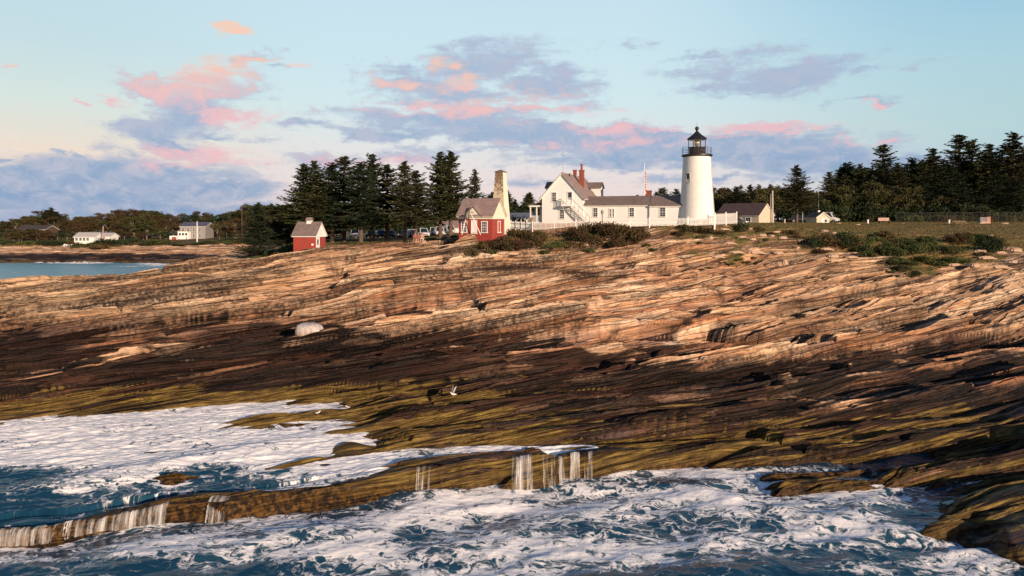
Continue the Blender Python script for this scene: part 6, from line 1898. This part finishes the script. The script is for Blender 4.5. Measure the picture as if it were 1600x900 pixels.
RED = simple('dusty_red_cloth', (.30, .09, .08), .9); PINK = simple('pink_cloth', (.50, .24, .24), .9); BRN = simple('ochre_cloth', (.24, .13, .05), .9); WHT = simple('white_cloth', (.75, .73, .70), .9)
HAIRD = simple('dark_hair', (.03, .02, .015), .7); HAIRB = simple('brown_hair', (.10, .05, .03), .7)
for u, v, sh_, lg, hr, rz, lab in ((648.5, 380, RED, HAIRB, HAIRD, .1, 'person in dusty red top sitting on the rocks at left'), (654, 380.5, BRN, RED, HAIRB, -.1, 'person in ochre top sitting between the two others'), (659.5, 380.5, PINK, WHT, HAIRD, .0, 'person in pink top and white shorts sitting on the rocks')):
    p = hit(u, v)
    pr = person(p, rz, sh_, lg, hr, lab)
    seat_top = p.z + .40
for_p = hit(654, 380)
st_ = make_rock(7, 1.75, .5, .46); place(st_, for_p + Vector((0, .25, .12)), 0, 1, 'low flat rock the three people are sitting on'); st_['category'] = 'rock'

# ------------------------------------------------------------------ gulls
GW = simple('gull_white_feathers', (.80, .79, .77), .8); GG = simple('gull_grey_feathers', (.42, .42, .44), .8); GY_ = simple('gull_yellow_bill', (.55, .35, .06), .5)


def gull(p, rz, label, raised=False, s_=1.0):
    g = empty('gull', p, rz, label, 'gull', 'gulls on the rocks')
    g.scale = (s_,) * 3
    skin_obj('body', [(0, -.16, .30), (0, -.05, .25), (0, .08, .22), (0, .22, .20), (0, .32, .20), (0, -.19, .38), (0, -.23, .42)], [(0, 1), (1, 2), (2, 3), (3, 4), (0, 5), (5, 6)], [.06, .085, .08, .045, .015, .045, .042], GW, g, 2)
    MB().tube((0, -.26, .42), (0, -.34, .405), .015, .004, 6).build('beak', GY_, g)
    for s in (-1, 1):
        MB().tube((s * .035, .0, -.02), (s * .035, .02, .17), .008, n=5).box(s * .035 - .025, s * .035 + .025, -.06, .01, -.02, -.01).build('leg', GY_, g)
        if raised:
            skin_obj('wing', [(s * .05, -.05, .29), (s * .16, -.03, .52), (s * .22, .06, .74), (s * .26, .16, .92)], [(0, 1), (1, 2), (2, 3)], [(.02, .10), (.018, .11), (.014, .08), (.006, .03)], GW, g, 2)
        else:
            skin_obj('wing', [(s * .075, -.06, .27), (s * .085, .1, .25), (s * .05, .3, .22)], [(0, 1), (1, 2)], [(.02, .06), (.02, .055), (.008, .012)], GG, g, 2)
    return g


p = hit(708, 622); gull(p, R(-60), 'white gull with raised wings landing on the dark rock', True, .85)
gull(hit(497, 652), R(100), 'gull standing just above the foam edge', False, .62)
gull(hit(543, 640), R(-95), 'gull standing on the olive rock higher up', False, .55)

# ------------------------------------------------------------------ water falling over the ledge
mwf, n = new_mat('falling_water')
tc = n.node('ShaderNodeTexCoord').outputs['Object']
sn = n.noise(n.mapping(tc, sc=(3.6, .0, .28)), 1, 5, .62)
finish(n, n.node('ShaderNodeMixShader', {0: n.rng(sn, .40, .68, .0, .68), 1: n.node('ShaderNodeBsdfTransparent'), 2: n.node('ShaderNodeBsdfPrincipled', {'Base Color': (.70, .69, .69, 1), 'Roughness': .5})}))


def fall(u0, u1, top, thick=.22, seed=0, out=.35):
    """a curtain of strands that leaves the lip of the ledge and drops to the sea"""
    r = np.random.RandomState(seed)
    nC = max(8, int((u1 - u0) * 1.2)); nR = 12
    uu = np.linspace(u0, u1, nC)
    lf_ = np.interp(uu, UC, NTAB[:, 4, 0])
    dd = np.arange(-2.2, 2.2, .04)
    Dg = lf_[None] + dd[:, None]
    tz = terrain(np.repeat(uu[None], len(dd), 0), Dg)[2]
    foot = np.array([Dg[np.argmax(tz[:, k] > .12), k] for k in range(nC)])
    lip, zt = np.empty(nC), np.empty(nC)
    for k in range(nC):
        m_ = (Dg[:, k] >= foot[k]) & (Dg[:, k] <= foot[k] + 1.3)
        zz, de = tz[m_, k], Dg[m_, k]
        i_ = int(np.argmax(zz > zz.max() - .10))
        lip[k], zt[k] = de[i_], zz[i_]
    ker = np.ones(5) / 5
    sm = lambda q_: np.convolve(np.pad(q_, 2, mode='edge'), ker, 'valid')
    foot, lip, zt = sm(foot) - .16, sm(lip) + .05, sm(zt) + .05
    t = np.linspace(0, 1, nR)[:, None]
    Yg = lip[None] + (np.minimum(foot, lip - .25) - lip)[None] * t ** .55 + .03 * np.sin(np.arange(nC) * 1.7)[None]
    Zg = zt[None] - t ** 1.6 * (zt[None] + .05)
    Xg = px(uu, lf_)[None] + 0 * t + .012 * r.normal(0, 1, (nR, nC))
    o = grid_mesh('waterfall', Xg, Yg, Zg, {}, mwf, smooth=True)
    return o


for i, (a, b) in enumerate([(-60, 258), (325, 356), (650, 672), (800, 832), (848, 866), (872, 905), (912, 925)]):
    fall(a, b, 0, seed=i)


# ------------------------------------------------------------------ tide pools
def tide_pool(u, D_, ru, rd, dz, tilt=SA):
    p = at(u, D_)
    zz = min(height_at(px(u + k * ru * .5, D_ + j * rd * .5), D_ + j * rd * .5) for k in (-1, 0, 1) for j in (-1, 0, 1)) + dz
    n_ = 40
    me = bpy.data.meshes.new('tide_pool')
    vs = [(0, 0, 0)] + [((1 + .12 * math.sin(3 * a_) + .08 * math.cos(5 * a_)) * ru / FPX * D_ * math.cos(a_), (1 + .1 * math.sin(4 * a_)) * rd * math.sin(a_), 0) for a_ in np.linspace(0, 2 * math.pi, n_, endpoint=False)]
    me.from_pydata(vs, [], [(0, 1 + i, 1 + (i + 1) % n_) for i in range(n_)])
    me.materials.append(POOLW)
    o = bpy.data.objects.new('tide_pool', me); COL.objects.link(o)
    o.location = (p.x, p.y, zz); o.rotation_euler = (0, 0, tilt); o['kind'] = 'structure'


POOLW = water_material('still_pool_water', (.012, .05, .07), False, .05, .12)
tide_pool(150, 51.0, 50, .45, .22); tide_pool(60, 48.2, 65, .4, .25); tide_pool(1485, 33.9, 50, .4, .06); tide_pool(1495, 32.6, 25, .3, .06)
